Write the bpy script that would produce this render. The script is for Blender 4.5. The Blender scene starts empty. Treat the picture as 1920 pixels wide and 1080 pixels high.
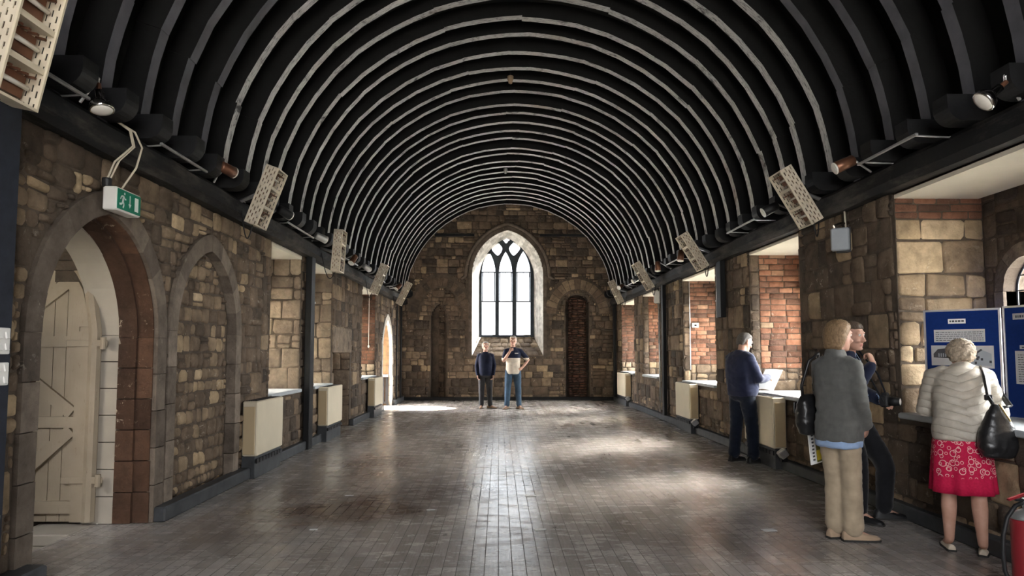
import bpy, bmesh, math, random
from math import sin, cos, pi, sqrt, atan, atan2, radians
from mathutils import Vector as V, Matrix, noise as mnoise
random.seed(11)
SC = bpy.context.scene
COL = SC.collection
ZU = V((0, 0, 1))

# ------------------------------------------------------------------ camera
FPX, CAMZ, PITCH, YAW = 1300.0, 1.42, radians(3.9), atan(25 / 1300)
PPX, PPY = 960.0, 573.0
cam_d = bpy.data.cameras.new('camera')
cam = bpy.data.objects.new('camera', cam_d)
COL.objects.link(cam)
cam_d.sensor_width = 36
cam_d.lens = FPX / 1920 * 36
cam_d.shift_y = (PPY - 540) / 1920
cam_d.clip_end = 200
cam.location = (0, 0, CAMZ)
cam.rotation_euler = (pi / 2 + PITCH, 0, -YAW)
SC.camera = cam
RM = cam.rotation_euler.to_matrix()
def ray(x, y):
    return RM @ V(((x - PPX) / FPX, -(y - PPY) / FPX, -1))
def at(x, y, **k):
    """the point seen at a photograph pixel on the real plane X=, Y= or Z="""
    d = ray(x, y); c = V((0, 0, CAMZ))
    (ax, val), = k.items()
    i = 'XYZ'.index(ax)
    return c + d * ((val - c[i]) / d[i])

# ------------------------------------------------------------------ materials
class Nodes:
    def __init__(s, name):
        s.m = bpy.data.materials.new(name); s.m.use_nodes = True
        s.t = s.m.node_tree; s.n = s.t.nodes; s.n.clear()
        s.out = s.n.new('ShaderNodeOutputMaterial')
    def add(s, ty, props=None, **ins):
        n = s.n.new('ShaderNode' + ty)
        for k, v in (props or {}).items(): setattr(n, k, v)
        for k, v in ins.items(): s.set(n, k, v)
        return n
    def set(s, n, k, v):
        key = int(k[1:]) if k[0] == 'i' and k[1:].isdigit() else k.replace('_', ' ')
        sock = n.inputs[key]
        if hasattr(v, 'is_output'): s.t.links.new(v, sock)
        elif isinstance(v, bpy.types.Node): s.t.links.new(v.outputs[0], sock)
        else:
            if isinstance(v, tuple) and len(v) == 3 and sock.type == 'RGBA': v = v + (1,)
            sock.default_value = v
    def pos(s, sc=(1, 1, 1)):
        g = s.add('NewGeometry')
        return s.add('VectorMath', {'operation': 'MULTIPLY'}, i0=g.outputs['Position'], i1=sc)
    def noise(s, vec, scale, detail=4, rough=.55, dist=0):
        return s.add('TexNoise', None, Vector=vec, Scale=scale, Detail=detail, Roughness=rough, Distortion=dist).outputs[0]
    def ramp(s, fac, stops, interp='LINEAR'):
        r = s.add('ValToRGB', None, Fac=fac); r.color_ramp.interpolation = interp
        e = r.color_ramp.elements
        while len(e) < len(stops): e.new(.5)
        for i, (p, c) in enumerate(stops):
            e[i].position = p
            e[i].color = (c, c, c, 1) if isinstance(c, (int, float)) else tuple(c) + (1,)
        return r.outputs[0]
    def mix(s, fac, a, b, mode='MIX'):
        n = s.n.new('ShaderNodeMix'); n.data_type = 'RGBA'; n.blend_type = mode
        for k, v in ((0, fac), (6, a), (7, b)):
            if hasattr(v, 'is_output'): s.t.links.new(v, n.inputs[k])
            else: n.inputs[k].default_value = v if k == 0 else tuple(v) + (1,)
        return n.outputs[2]
    def math(s, op, a, b=0.0):
        return s.add('Math', {'operation': op}, i0=a, i1=b).outputs[0]
    def bsdf(s, color, rough=.8, metal=0, bump=None, bstr=.4, bdist=.01, spec=.3, **kw):
        b = s.add('BsdfPrincipled', None, Base_Color=color, Roughness=rough, Metallic=metal)
        b.inputs['Specular IOR Level'].default_value = spec
        for k, v in kw.items(): s.set(b, k, v)
        if bump is not None:
            bp = s.add('Bump', None, Height=bump, Strength=bstr, Distance=bdist)
            s.t.links.new(bp.outputs[0], b.inputs['Normal'])
        s.t.links.new(b.outputs[0], s.out.inputs[0])
        return s.m

def plain(name, color, rough=.6, metal=0, spec=.3, var=.12, nscale=9, bstr=.12):
    s = Nodes(name); p = s.pos()
    n = s.noise(p, nscale, 4)
    lo = tuple(c * (1 - var) for c in color); hi = tuple(min(1, c * (1 + var)) for c in color)
    return s.bsdf(s.ramp(n, [(.3, lo), (.7, hi)]), rough, metal, s.noise(p, nscale * 6, 3), bstr, .004, spec)

def stone_mat(name, stops, soot=.45, fleck=0.0, fleckc=(.62, .55, .45), spec=.2, stain=(.035, .027, .022)):
    s = Nodes(name); p = s.pos()
    tone = s.add('Attribute', {'attribute_name': 'tone'}).outputs['Fac']
    base = s.ramp(tone, stops)
    n1 = s.noise(p, 7, 6, .62)
    c = s.mix(1, base, s.ramp(n1, [(.25, .55), (.5, 1.0), (.75, 1.4)]), 'MULTIPLY')
    big = s.noise(p, .8, 5, .6, .4)
    c = s.mix(s.math('MULTIPLY', s.ramp(big, [(.42, 0), (.68, 1)]), soot), c, stain)
    if fleck:
        fl = s.noise(p, 16, 6, .7, .6)
        fm = s.noise(p, 1.3, 3)
        k = s.math('MULTIPLY', s.ramp(fl, [(.60, 0), (.66, 1)]), s.ramp(fm, [(.45, 0), (.6, 1)]))
        c = s.mix(s.math('MULTIPLY', k, fleck), c, fleckc)
    n2 = s.noise(p, 26, 7, .65)
    n3 = s.noise(p, 5, 3, .5)
    h = s.math('ADD', n2, s.math('MULTIPLY', n3, 1.3))
    return s.bsdf(c, .93, 0, h, .8, .016, spec)

RUB = [(0, (.055, .043, .035)), (.25, (.10, .075, .055)), (.5, (.155, .112, .078)), (.68, (.24, .175, .115)), (.85, (.40, .295, .18)), (1, (.56, .43, .28))]
M = {}
M['rubble'] = stone_mat('rubble_stone', RUB, .38, .4)
M['ashlar'] = stone_mat('ashlar_stone', [(0, (.13, .10, .08)), (.5, (.24, .185, .135)), (1, (.42, .33, .23))], .3, .5)
M['greystone'] = stone_mat('grey_dressed_stone', [(0, (.085, .066, .052)), (.5, (.15, .12, .095)), (1, (.26, .21, .165))], .4, .3)
M['redstone'] = stone_mat('red_brown_sandstone', [(0, (.05, .027, .018)), (.5, (.10, .052, .032)), (1, (.17, .095, .06))], .5, .8, (.6, .5, .38))
M['brick'] = stone_mat('old_red_brick', [(0, (.10, .06, .045)), (.3, (.20, .095, .06)), (.6, (.30, .14, .085)), (.85, (.36, .19, .12)), (1, (.36, .26, .17))], .6, .35)
M['palestone'] = stone_mat('pale_stone', [(0, (.34, .31, .27)), (.5, (.5, .47, .42)), (1, (.66, .63, .58))], .25, .0)
M['mortar'] = stone_mat('earth_mortar', [(0, (.075, .058, .045)), (1, (.13, .10, .075))], .4, .1)
M['ochre'] = stone_mat('ochre_plaster', [(0, (.15, .09, .048)), (1, (.21, .13, .07))], .15, 0)
M['plaster'] = plain('cream_plaster', (.62, .57, .48), .9, var=.06, nscale=2)
M['blackpaint'] = plain('black_painted_timber', (.0055, .0055, .0064), .55, var=.4, nscale=6, bstr=.3)
s = Nodes('worn_black_wall_plate'); p = s.pos()
M['plate'] = s.bsdf(s.mix(s.ramp(s.noise(s.pos((2, .5, 2)), 2.2, 6, .7), [(.48, 0), (.66, .8)]), (.006, .006, .007), (.085, .075, .066)), .65, 0, s.noise(p, 12, 5), .4, .008, .25)
M['blackmetal'] = plain('black_metal', (.012, .012, .014), .4, var=.3)
M['navyboard'] = plain('blue_black_board', (.016, .019, .028), .7, var=.25, nscale=14)
M['steel'] = plain('galvanised_steel', (.42, .42, .42), .42, .7, var=.15)
M['chrome'] = plain('polished_chrome', (.62, .6, .57), .16, 1.0, var=.05)
M['copper'] = plain('brown_anodised_metal', (.16, .075, .045), .35, .6, var=.1)
M['black_soft'] = plain('black_plastic', (.014, .014, .015), .5, var=.2)
M['cream'] = plain('cream_enamel', (.60, .53, .40), .42, var=.05, nscale=3, bstr=.05)
M['creamside'] = plain('tan_end_panel', (.50, .39, .24), .45, var=.05, nscale=3, bstr=.05)  # heater ends toned tanner and darker than the cream casing
M['white'] = plain('white_plastic', (.72, .70, .66), .45, var=.04)
M['grey'] = plain('grey_plastic', (.34, .37, .40), .5, var=.06)
M['paper'] = plain('white_paper', (.78, .78, .77), .8, var=.04)
M['greypaper'] = plain('grey_printed_paper', (.50, .50, .50), .8, var=.05)
M['ink'] = plain('dark_print', (.07, .07, .075), .8, var=.2)
M['green'] = plain('green_sign', (.0, .19, .105), .45, var=.03)
M['signwhite'] = plain('sign_white', (.80, .86, .82), .45, var=.02)
M['cable'] = plain('cream_cable', (.52, .46, .36), .5, var=.05)
M['sill'] = plain('grey_painted_sill', (.42, .45, .47), .5, var=.12, nscale=5)
M['blue'] = plain('blue_felt_board', (.008, .028, .145), .95, spec=.1, var=.08, nscale=40)
M['alu'] = plain('aluminium_edge', (.55, .55, .56), .35, .8)
M['red'] = plain('red_enamel', (.22, .018, .024), .35, var=.05)
s = Nodes('thin_translucent_paper'); t_ = s.add('BsdfTranslucent', None, Color=(.8, .8, .8)); d_ = s.add('BsdfDiffuse', None, Color=(.8, .8, .79)); mx = s.add('MixShader', None, i0=.45, i1=d_.outputs[0], i2=t_.outputs[0]); s.t.links.new(mx.outputs[0], s.out.inputs[0]); M['thinpaper'] = s.m
M['lamp_glass'] = plain('lamp_glass', (.75, .72, .66), .12, spec=.6, var=.03)
M['yellow'] = plain('yellow_print', (.62, .50, .03), .6)
M['ltblue'] = plain('pale_blue_print', (.42, .52, .62), .6)

s = Nodes('ceiling_boarding'); p = s.pos()
M['boarding'] = s.bsdf(s.ramp(s.noise(s.pos((3, .4, 3)), 3, 5), [(.3, (.0018, .0018, .0021)), (.75, (.0055, .0052, .0052))]), .75, 0, s.noise(p, 20, 3), .3, .005, .15)

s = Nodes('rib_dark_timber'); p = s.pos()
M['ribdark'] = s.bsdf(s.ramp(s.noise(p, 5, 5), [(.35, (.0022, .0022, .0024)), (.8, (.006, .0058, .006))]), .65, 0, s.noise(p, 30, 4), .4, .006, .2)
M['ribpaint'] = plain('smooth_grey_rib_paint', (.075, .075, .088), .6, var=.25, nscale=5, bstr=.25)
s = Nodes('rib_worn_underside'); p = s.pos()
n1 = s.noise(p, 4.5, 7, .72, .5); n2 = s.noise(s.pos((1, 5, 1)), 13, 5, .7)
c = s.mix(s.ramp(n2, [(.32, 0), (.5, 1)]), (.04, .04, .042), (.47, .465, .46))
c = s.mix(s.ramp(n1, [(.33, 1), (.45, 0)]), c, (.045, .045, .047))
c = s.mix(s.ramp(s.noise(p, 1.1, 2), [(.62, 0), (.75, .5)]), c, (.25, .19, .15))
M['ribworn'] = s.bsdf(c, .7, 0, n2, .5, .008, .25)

# worn timber floor: narrow boards running down the hall, scuffed varnish, brown stains
s = Nodes('worn_floorboards')
g = s.add('NewGeometry').outputs['Position']
sx = s.add('SeparateXYZ', None, Vector=g)
vec = s.add('CombineXYZ', None, X=sx.outputs[1], Y=sx.outputs[0], Z=0.0)
wob = s.noise(g, 3, 2)
b1 = s.add('TexBrick', {'offset': .37, 'offset_frequency': 2, 'squash': 1.0}, Vector=vec, Scale=1.0, Mortar_Size=.0028, Mortar_Smooth=.2, Bias=0.0, Brick_Width=.62, Row_Height=.092)
b1.inputs['Color1'].default_value = (.0, .0, .0, 1); b1.inputs['Color2'].default_value = (1, 1, 1, 1); b1.inputs['Mortar'].default_value = (.5, .5, .5, 1)
tone = s.ramp(b1.outputs['Color'], [(0, (.23, .20, .176)), (.5, (.315, .28, .252)), (1, (.42, .38, .348))])
grain = s.noise(s.pos((26, 1.6, 1)), 2.2, 6, .65)
col = s.mix(1, tone, s.ramp(grain, [(.25, .62), (.75, 1.35)]), 'MULTIPLY')
blot = s.noise(g, .55, 5, .6, .5)
col = s.mix(s.ramp(blot, [(.4, 0), (.7, .65)]), col, (.43, .41, .39))
scuff = s.noise(s.pos((2.2, 14, 1)), 3.2, 6, .7)
col = s.mix(s.math('MULTIPLY', s.ramp(scuff, [(.56, 0), (.72, 1)]), .55), col, (.60, .585, .57))
# red-brown spill marks left of the middle of the floor
def blob(cx, cy, rx, ry):
    d = s.add('VectorMath', {'operation': 'LENGTH'}, i0=s.add('VectorMath', {'operation': 'MULTIPLY'}, i0=s.add('VectorMath', {'operation': 'SUBTRACT'}, i0=g, i1=(cx, cy, 0)), i1=(1 / rx, 1 / ry, 0)))
    return s.ramp(s.math('ADD', d.outputs['Value'], s.math('MULTIPLY', s.math('SUBTRACT', s.noise(g, 2.6, 5, .6), .5), 1.5)), [(.45, 1), (1.05, 0)])
for cx, cy, rx, ry, k in ((-1.35, 6.45, .95, .75, .75), (-1.6, 9.2, .8, .9, .5), (-2.2, 6.0, .7, 1.1, .35), (-.35, 7.3, .8, .35, .4), (-1.2, 7.3, 1.5, 1.2, .25)):
    col = s.mix(s.math('MULTIPLY', blob(cx, cy, rx, ry), k), col, (.085, .045, .032))
dots = s.ramp(s.noise(g, 5.5, 3, .5), [(.71, 0), (.74, 1)])
col = s.mix(s.math('MULTIPLY', dots, .7), col, (.04, .033, .028))
fac = b1.outputs['Fac']
col = s.mix(s.math('MULTIPLY', fac, .8), col, (.03, .025, .022))
rr = s.ramp(s.noise(s.pos((1.5, 3.5, 1)), 2.3, 6, .7), [(.3, .15), (.55, .235), (.75, .5)])
rr = s.math('ADD', rr, s.math('MULTIPLY', s.ramp(blot, [(.35, 0), (.6, 1)]), .06))
hgt = s.math('SUBTRACT', s.math('MULTIPLY', grain, .35), fac)
hgt = s.math('ADD', hgt, s.math('MULTIPLY', s.noise(s.pos((3, 6, 1)), 3.5, 4, .6), 1.1))
rr = s.math('ADD', rr, s.math('MULTIPLY', fac, .6))
M['floor'] = s.bsdf(col, rr, 0, hgt, .30, .004, .55)
fb = [n for n in s.n if n.type == 'BSDF_PRINCIPLED'][0]; s.t.links.new(s.math('SUBTRACT', .55, s.math('MULTIPLY', fac, .55)), fb.inputs['Specular IOR Level'])

# cream enamel with rows of dark slots (floodlight casings)
s = Nodes('slotted_cream_metal')
tc = s.add('TexCoord').outputs['Object']
M['slotted'] = s.bsdf(s.ramp(s.noise(tc, 9, 3), [(.3, (.50, .43, .33)), (.7, (.60, .53, .42))]), .5, 0)

# obscured grey-white window glass: lets a soft share of daylight in
def glazing(name, tint, share):
    s = Nodes(name)
    t = s.add('BsdfTransparent', None, Color=tint); gl = s.add('BsdfGlossy', None, Roughness=.05)
    mx = s.add('MixShader', None, i0=share, i1=t.outputs[0], i2=gl.outputs[0])
    s.t.links.new(mx.outputs[0], s.out.inputs[0]); return s.m
M['pane_east'] = glazing('pale_window_glass', (.80, .81, .82), .04)
M['pane_side'] = glazing('clear_leaded_glass', (.95, .95, .93), .05)

# ------------------------------------------------------------------ mesh builder
class MB:
    def __init__(s): s.v = []; s.f = []; s.mi = []; s.t = []; s.sm = []; s.cur = 0; s.tone = .5; s.smooth = False
    def face(s, idx): s.f.append(tuple(idx)); s.mi.append(s.cur); s.t.append(s.tone); s.sm.append(s.smooth)
    def add(s, pts): k = len(s.v); s.v.extend(V(p) for p in pts); return k
    def poly(s, pts): k = s.add(pts); s.face(range(k, k + len(pts)))
    def hexa(s, p):  # p: 4 bottom + 4 top corners
        k = s.add(p)
        for q in ((3, 2, 1, 0), (4, 5, 6, 7), (0, 1, 5, 4), (1, 2, 6, 5), (2, 3, 7, 6), (3, 0, 4, 7)): s.face([k + i for i in q])
    def box(s, c, d, ax=None, bev=0):
        c = V(c); x, y, z = ax or (V((1, 0, 0)), V((0, 1, 0)), ZU)
        h = [V(d)[i] / 2 for i in range(3)]
        if not bev:
            s.hexa([c + x * a * h[0] + y * b * h[1] + z * e * h[2] for e in (-1, 1) for a, b in ((-1, -1), (1, -1), (1, 1), (-1, 1))])
            return
        b = min(bev, min(h) * .9); rings = []
        for e, zi, ins in ((-1, h[2], b), (-1, h[2] - b, 0), (1, h[2] - b, 0), (1, h[2], b)):
            r = []
            for sx_, sy_ in ((-1, -1), (1, -1), (1, 1), (-1, 1)):
                X, Y = h[0] - ins, h[1] - ins
                pa, pb = (sx_ * (X - b), sy_ * Y), (sx_ * X, sy_ * (Y - b))
                if sx_ * sy_ > 0: pa, pb = pb, pa
                if (sx_, sy_) in ((1, -1), (-1, 1)): pass
                for q in ((pa, pb) if sx_ * sy_ < 0 else (pa, pb)): r.append(c + x * q[0] + y * q[1] + z * e * zi)
            r = sorted(r, key=lambda q: atan2((q - c).dot(y) / h[1], (q - c).dot(x) / h[0]))
            rings.append(s.add(r))
        n = 8
        for a, bb in zip(rings, rings[1:]):
            for i in range(n): s.face([a + i, a + (i + 1) % n, bb + (i + 1) % n, bb + i])
        s.face([rings[0] + i for i in reversed(range(n))]); s.face([rings[-1] + i for i in range(n)])
    def rings(s, rs, cap=True):
        ks = [s.add(r) for r in rs]; n = len(rs[0])
        for a, b in zip(ks, ks[1:]):
            for i in range(n): s.face([a + i, a + (i + 1) % n, b + (i + 1) % n, b + i])
        if cap:
            s.face([ks[0] + i for i in reversed(range(n))]); s.face([ks[-1] + i for i in range(n)])
    def tube(s, pts, rad, n=10, ref=None, flat=1.0, ends=False):
        pts = [V(p) for p in pts]; m = len(pts)
        if isinstance(rad, (int, float)): rad = [rad] * m
        if ends:  # rounded ends
            d0 = (pts[0] - pts[1]).normalized(); d1 = (pts[-1] - pts[-2]).normalized(); r0, r1 = rad[0], rad[-1]
            pts = [pts[0] + d0 * r0 * .95, pts[0] + d0 * r0 * .7] + pts + [pts[-1] + d1 * r1 * .7, pts[-1] + d1 * r1 * .95]
            rad = [r0 * .3, r0 * .72] + list(rad) + [r1 * .72, r1 * .3]; m = len(pts)
        nrm = V(ref) if ref else None; rs = []
        for i in range(m):
            t = (pts[min(i + 1, m - 1)] - pts[max(i - 1, 0)]).normalized()
            if nrm is None: nrm = V((0, 0, 1)) if abs(t.z) < .9 else V((0, 1, 0))
            nrm = (nrm - t * nrm.dot(t)).normalized(); bn = t.cross(nrm)
            rs.append([pts[i] + (nrm * cos(2 * pi * j / n) + bn * sin(2 * pi * j / n) * flat) * rad[i] for j in range(n)])
        s.rings(rs)
    def lathe(s, base, axis, prof, n=20):
        """prof: list of (distance along axis, radius)"""
        axis = V(axis).normalized(); a = axis.orthogonal().normalized(); b = axis.cross(a); base = V(base)
        s.rings([[base + axis * h + (a * cos(2 * pi * j / n) + b * sin(2 * pi * j / n)) * max(r, 1e-4) for j in range(n)] for h, r in prof])
    def ellip(s, c, r, ax=None, nu=14, nv=9):
        c = V(c); x, y, z = ax or (V((1, 0, 0)), V((0, 1, 0)), ZU)
        s.rings([[c + x * r[0] * sin(t) * cos(2 * pi * j / nu) + y * r[1] * sin(t) * sin(2 * pi * j / nu) - z * r[2] * cos(t) for j in range(nu)] for t in [pi * (i + .25) / (nv + .5) for i in range(nv + 1)]])
    def prism(s, poly, org, U, W, N, d0, d1):
        org, U, W, N = V(org), V(U), V(W), V(N); n = len(poly)
        a = s.add([org + U * u + W * v + N * d0 for u, v in poly]); b = s.add([org + U * u + W * v + N * d1 for u, v in poly])
        s.face([a + i for i in reversed(range(n))]); s.face([b + i for i in range(n)])
        for i in range(n): s.face([a + i, a + (i + 1) % n, b + (i + 1) % n, b + i])
    def mesh(s, name, mats, origin=(0, 0, 0)):
        me = bpy.data.meshes.new(name); o = V(origin)
        me.from_pydata([v - o for v in s.v], [], s.f)
        for m in (mats if isinstance(mats, (list, tuple)) else [mats]): me.materials.append(m)
        me.polygons.foreach_set('material_index', s.mi); me.polygons.foreach_set('use_smooth', s.sm)
        at_ = me.attributes.new('tone', 'FLOAT', 'FACE'); at_.data.foreach_set('value', s.t)
        bm = bmesh.new(); bm.from_mesh(me); bmesh.ops.recalc_face_normals(bm, faces=bm.faces); bm.to_mesh(me); bm.free()
        me.update(); return me

def tag(o, label=None, cat=None, group=None, kind=None):
    for k, v in (('label', label), ('category', cat), ('group', group), ('kind', kind)):
        if v: o[k] = v
    return o
ROOT = {}
def obj(name, mb, mats, parent=None, label=None, cat=None, group=None, kind=None, smooth=None):
    if smooth is not None: mb.sm = [smooth] * len(mb.f)
    org = ROOT.get(parent.name, V((0, 0, 0))) if parent else V((0, 0, 0))
    me = mb.mesh(name, mats, org) if isinstance(mb, MB) else mb
    o = bpy.data.objects.new(name, me); COL.objects.link(o)
    if parent: o.parent = parent; ROOT[o.name] = org
    return tag(o, label, cat, group, kind)
def thing(name, loc, label, cat, group=None):
    e = bpy.data.objects.new(name, None); COL.objects.link(e); e.location = V(loc); e.empty_display_size = .1
    ROOT[e.name] = V(loc)
    return tag(e, label, cat, group)
def struct(name, mb, mats, parent=None, label=None, smooth=None):
    o = obj(name, mb, mats, parent, smooth=smooth)
    if not parent: o['kind'] = 'structure'; o['label'] = label; o['category'] = name.split('_')[0]
    return o

# ------------------------------------------------------------------ masonry
R = random.Random(5)
def emit(mb, P, q, h, gap, bev, base=0.0):
    """one dressed stone: q = 4 corners (u,v), P maps (u,v,height) to space"""
    cx = sum(a for a, _ in q) / 4; cy = sum(b for _, b in q) / 4
    su = max(a for a, _ in q) - min(a for a, _ in q); sv = max(b for _, b in q) - min(b for _, b in q)
    if su < gap * 2.5 or sv < gap * 2.5: return
    cf = [R.uniform(.25, 1.5) for _ in range(4)]
    def ring(ins, cut):
        pts = []
        for i in range(4):
            a, b = q[i]
            a = a + (ins if a < cx else -ins); b = b + (ins if b < cy else -ins)
            pts.append((a, b))
        out = []
        for i in range(4):
            cut_ = cut * cf[i]
            p, pr, nx = V((*pts[i], 0)), V((*pts[i - 1], 0)), V((*pts[(i + 1) % 4], 0))
            c1 = min(cut_, .3 * (p - pr).length); c2 = min(cut_ * 1.3, .3 * (nx - p).length)
            out.append(p + (pr - p).normalized() * c1); out.append(p + (nx - p).normalized() * c2)
        return out
    m = min(su, sv); bev = min(bev, m * .16); cut = min(bev * R.uniform(.5, 1.5), m * .2)
    tl = R.uniform(-.25, .25) * h
    r = [[P(p.x, p.y, base) for p in ring(gap / 2, cut)],
         [P(p.x, p.y, base + h * .65 + tl * .3) for p in ring(gap / 2 + bev * .3, cut)],
         [P(p.x, p.y, base + h + tl * (1 if p.x > cx else -1)) for p in ring(gap / 2 + bev, cut)]]
    ks = [mb.add(x) for x in r]
    for a, b in zip(ks, ks[1:]):
        for i in range(8): mb.face([a + i, a + (i + 1) % 8, b + (i + 1) % 8, b + i])
    mb.face([ks[-1] + i for i in range(8)])
def masonry(mb, org, U, W, N, u0, u1, v0, v1, rows=(.13, .26), asp=(.9, 2.2), hole=None, gap=.016, hgt=(.012, .04), bev=.02, tone=(0, 1), jit=.012, split=.22, mat=0, minsub=.07, wob=.02, pale=None):
    org, U, W, N = V(org), V(U), V(W), V(N)
    P = lambda u, v, h: org + U * u + W * v + N * h
    mb.cur = mat; sm = mb.smooth; mb.smooth = True
    ph = R.uniform(0, 99)
    line = lambda k, u, v: v if v <= v0 + 1e-6 or v >= v1 - 1e-6 else v + wob * (mnoise.noise(V((u * .7 + ph, k * 3.7, 0))) + .5 * mnoise.noise(V((u * 3 + ph, k * 1.7, 4))))
    vs = [v0]
    while vs[-1] < v1 - rows[0] * .6: vs.append(vs[-1] + R.uniform(*rows))
    sc = (v1 - v0) / (vs[-1] - v0); vs = [v0 + (v - v0) * sc for v in vs]
    def put(q, d, tn):
        if hole:
            us = [a for a, _ in q]; ws = [b for _, b in q]
            ins = [hole(u, v) for u in (min(us), (min(us) + max(us)) / 2, max(us)) for v in (min(ws), (min(ws) + max(ws)) / 2, max(ws))]
            if all(ins): return
            if any(ins):
                w, h = max(us) - min(us), max(ws) - min(ws)
                if max(w, h) < minsub or d > 3: return
                if w >= h: m1 = tuple((q[0][i] + q[1][i]) / 2 for i in (0, 1)); m2 = tuple((q[3][i] + q[2][i]) / 2 for i in (0, 1)); put([q[0], m1, m2, q[3]], d + 1, tn); put([m1, q[1], q[2], m2], d + 1, tn)
                else: m1 = tuple((q[0][i] + q[3][i]) / 2 for i in (0, 1)); m2 = tuple((q[1][i] + q[2][i]) / 2 for i in (0, 1)); put([q[0], q[1], m2, m1], d + 1, tn); put([m1, m2, q[2], q[3]], d + 1, tn)
                return
        mb.tone = min(1, max(0, tn + R.uniform(-.05, .05)))
        emit(mb, P, q, R.uniform(*hgt), gap, bev)
    for k in range(len(vs) - 1):
        a, b = vs[k], vs[k + 1]; hh = b - a; u = u0; first = True
        while u < u1 - 1e-4:
            w = hh * R.uniform(*asp) * (R.uniform(.4, .9) if first else 1); first = False
            e = u + w
            if e > u1 - hh * .5: e = u1
            tn = tone[0] + (tone[1] - tone[0]) * min(1, max(0, R.betavariate(1.6, 2.2)))
            j = lambda: R.uniform(-jit, jit)
            sl = R.uniform(-jit, jit)
            uu, ee = (u if u <= u0 else u), e
            q = [(uu, line(k, uu, a)), (ee, line(k, ee, a)), (ee + (0 if e >= u1 else 0), line(k + 1, ee, b)), (uu, line(k + 1, uu, b))]
            q = [(x + (j() if u0 < x < u1 else 0), y + (j() if v0 < y < v1 else 0)) for x, y in q]
            if split and hh > .15 and R.random() < split:
                f = R.uniform(.35, .65); L = (q[0][0] + (q[3][0] - q[0][0]) * f, q[0][1] + (q[3][1] - q[0][1]) * f); Rr = (q[1][0] + (q[2][0] - q[1][0]) * f, q[1][1] + (q[2][1] - q[1][1]) * f)
                put([q[0], q[1], Rr, L], 0, tn); put([L, Rr, q[2], q[3]], 0, min(1, max(0, tn + R.uniform(-.3, .3))))
            else: put(q, 0, tn)
            u = e
    mb.smooth = sm; mb.tone = .5; mb.cur = 0

def arch_h(u, c, w, s, a):
    """height of a two-centred arch of half-width w, springing s, crown a"""
    d = abs(u - c)
    if d >= w: return -1e9
    r = a - s; Rr = (r * r + w * w) / (2 * w)
    return s + sqrt(max(0, Rr * Rr - (d + Rr - w) ** 2))
def arch_pts(c, w, s, a, z0, n=12):
    """outline from the lower left, over the crown, to the lower right"""
    r = a - s; Rr = (r * r + w * w) / (2 * w); L = []
    th = atan2(r, Rr - w) if Rr != w else pi / 2
    th = math.asin(min(1, r / Rr)) if Rr >= w else pi - math.asin(r / Rr)
    for i in range(n + 1):
        t = th * i / n
        L.append((c - w + Rr - Rr * cos(t), s + Rr * sin(t)))
    Rt = [(2 * c - u, v) for u, v in reversed(L[:-1])]
    return [(c - w, z0)] + L + Rt + [(c + w, z0)]
def arch_ring(mb, org, U, W, N, c, w, s, a, z0, rw, front, back, nb=5, nj=4, gap=.008, tones=(.2, .9), jrw=None):
    """jamb stones and voussoirs round an arch, each a block from `back` to `front` along N"""
    org, U, W, N = V(org), V(U), V(W), V(N)
    rin = arch_pts(c, w, s, a, z0, nb * 3); rout = arch_pts(c, w + rw, s, a + rw * 1.12, z0, nb * 3)
    m = len(rin)
    idx = [1 + 3 * i for i in range(nb + 1)]
    apex = 1 + nb * 3
    def block(ii, wid=None):
        inn = [rin[i] for i in ii]; out = [rout[i] for i in ii]
        mb.tone = R.uniform(*tones); f = front + R.uniform(-.004, .004)
        pl = inn + out[::-1]
        mb.prism(pl, org, U, W, N, back, f)
    for side in (0, 1):
        for b in range(nb):
            ii = [1 + b * 3 + q for q in range(4)]
            if side: ii = [m - 1 - i for i in ii][::-1]
            block(ii)
        for j in range(nj):
            za = z0 + (s - z0) * j / nj + gap / 2; zb = z0 + (s - z0) * (j + 1) / nj - gap / 2
            mb.tone = R.uniform(*tones); ex = R.uniform(0, .06) if jrw else 0
            u0, u1 = (c - w - rw - ex, c - w) if not side else (c + w, c + w + rw + ex)
            mb.prism([(u0, za), (u1, za), (u1, zb), (u0, zb)], org, U, W, N, back, front + R.uniform(-.005, .005))
    mb.tone = .5
def arch_cols(mb, org, U, W, N, c, w, s, a, ztop, d0, d1, n=26):
    for i in range(n):
        u0, u1 = c - w + 2 * w * i / n, c - w + 2 * w * (i + 1) / n
        h = max(arch_h(u0 + 1e-5, c, w, s, a), arch_h(u1 - 1e-5, c, w, s, a), s)
        mb.prism([(u0, h), (u1, h), (u1, ztop), (u0, ztop)], org, U, W, N, d0, d1)
def plate(outline, holes, thick, org, U, W, N, name):
    """flat tracery: an outline with openings cut through, given a thickness"""
    cu = bpy.data.curves.new(name, 'CURVE'); cu.dimensions = '2D'; cu.fill_mode = 'BOTH'; cu.extrude = thick / 2
    for pl in [outline] + holes:
        sp = cu.splines.new('POLY'); sp.points.add(len(pl) - 1); sp.use_cyclic_u = True
        for i, (u, v) in enumerate(pl): sp.points[i].co = (u, v, 0, 1)
    o = bpy.data.objects.new(name, cu); COL.objects.link(o)
    dg = bpy.context.evaluated_depsgraph_get()
    me = bpy.data.meshes.new_from_object(o.evaluated_get(dg))
    bpy.data.objects.remove(o); bpy.data.curves.remove(cu)
    mb = MB(); org, U, W, N = V(org), V(U), V(W), V(N)
    mb.v = [org + U * v.co.x + W * v.co.y + N * v.co.z for v in me.vertices]
    for p_ in me.polygons: mb.face(p_.vertices)
    bpy.data.meshes.remove(me); return mb
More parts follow.
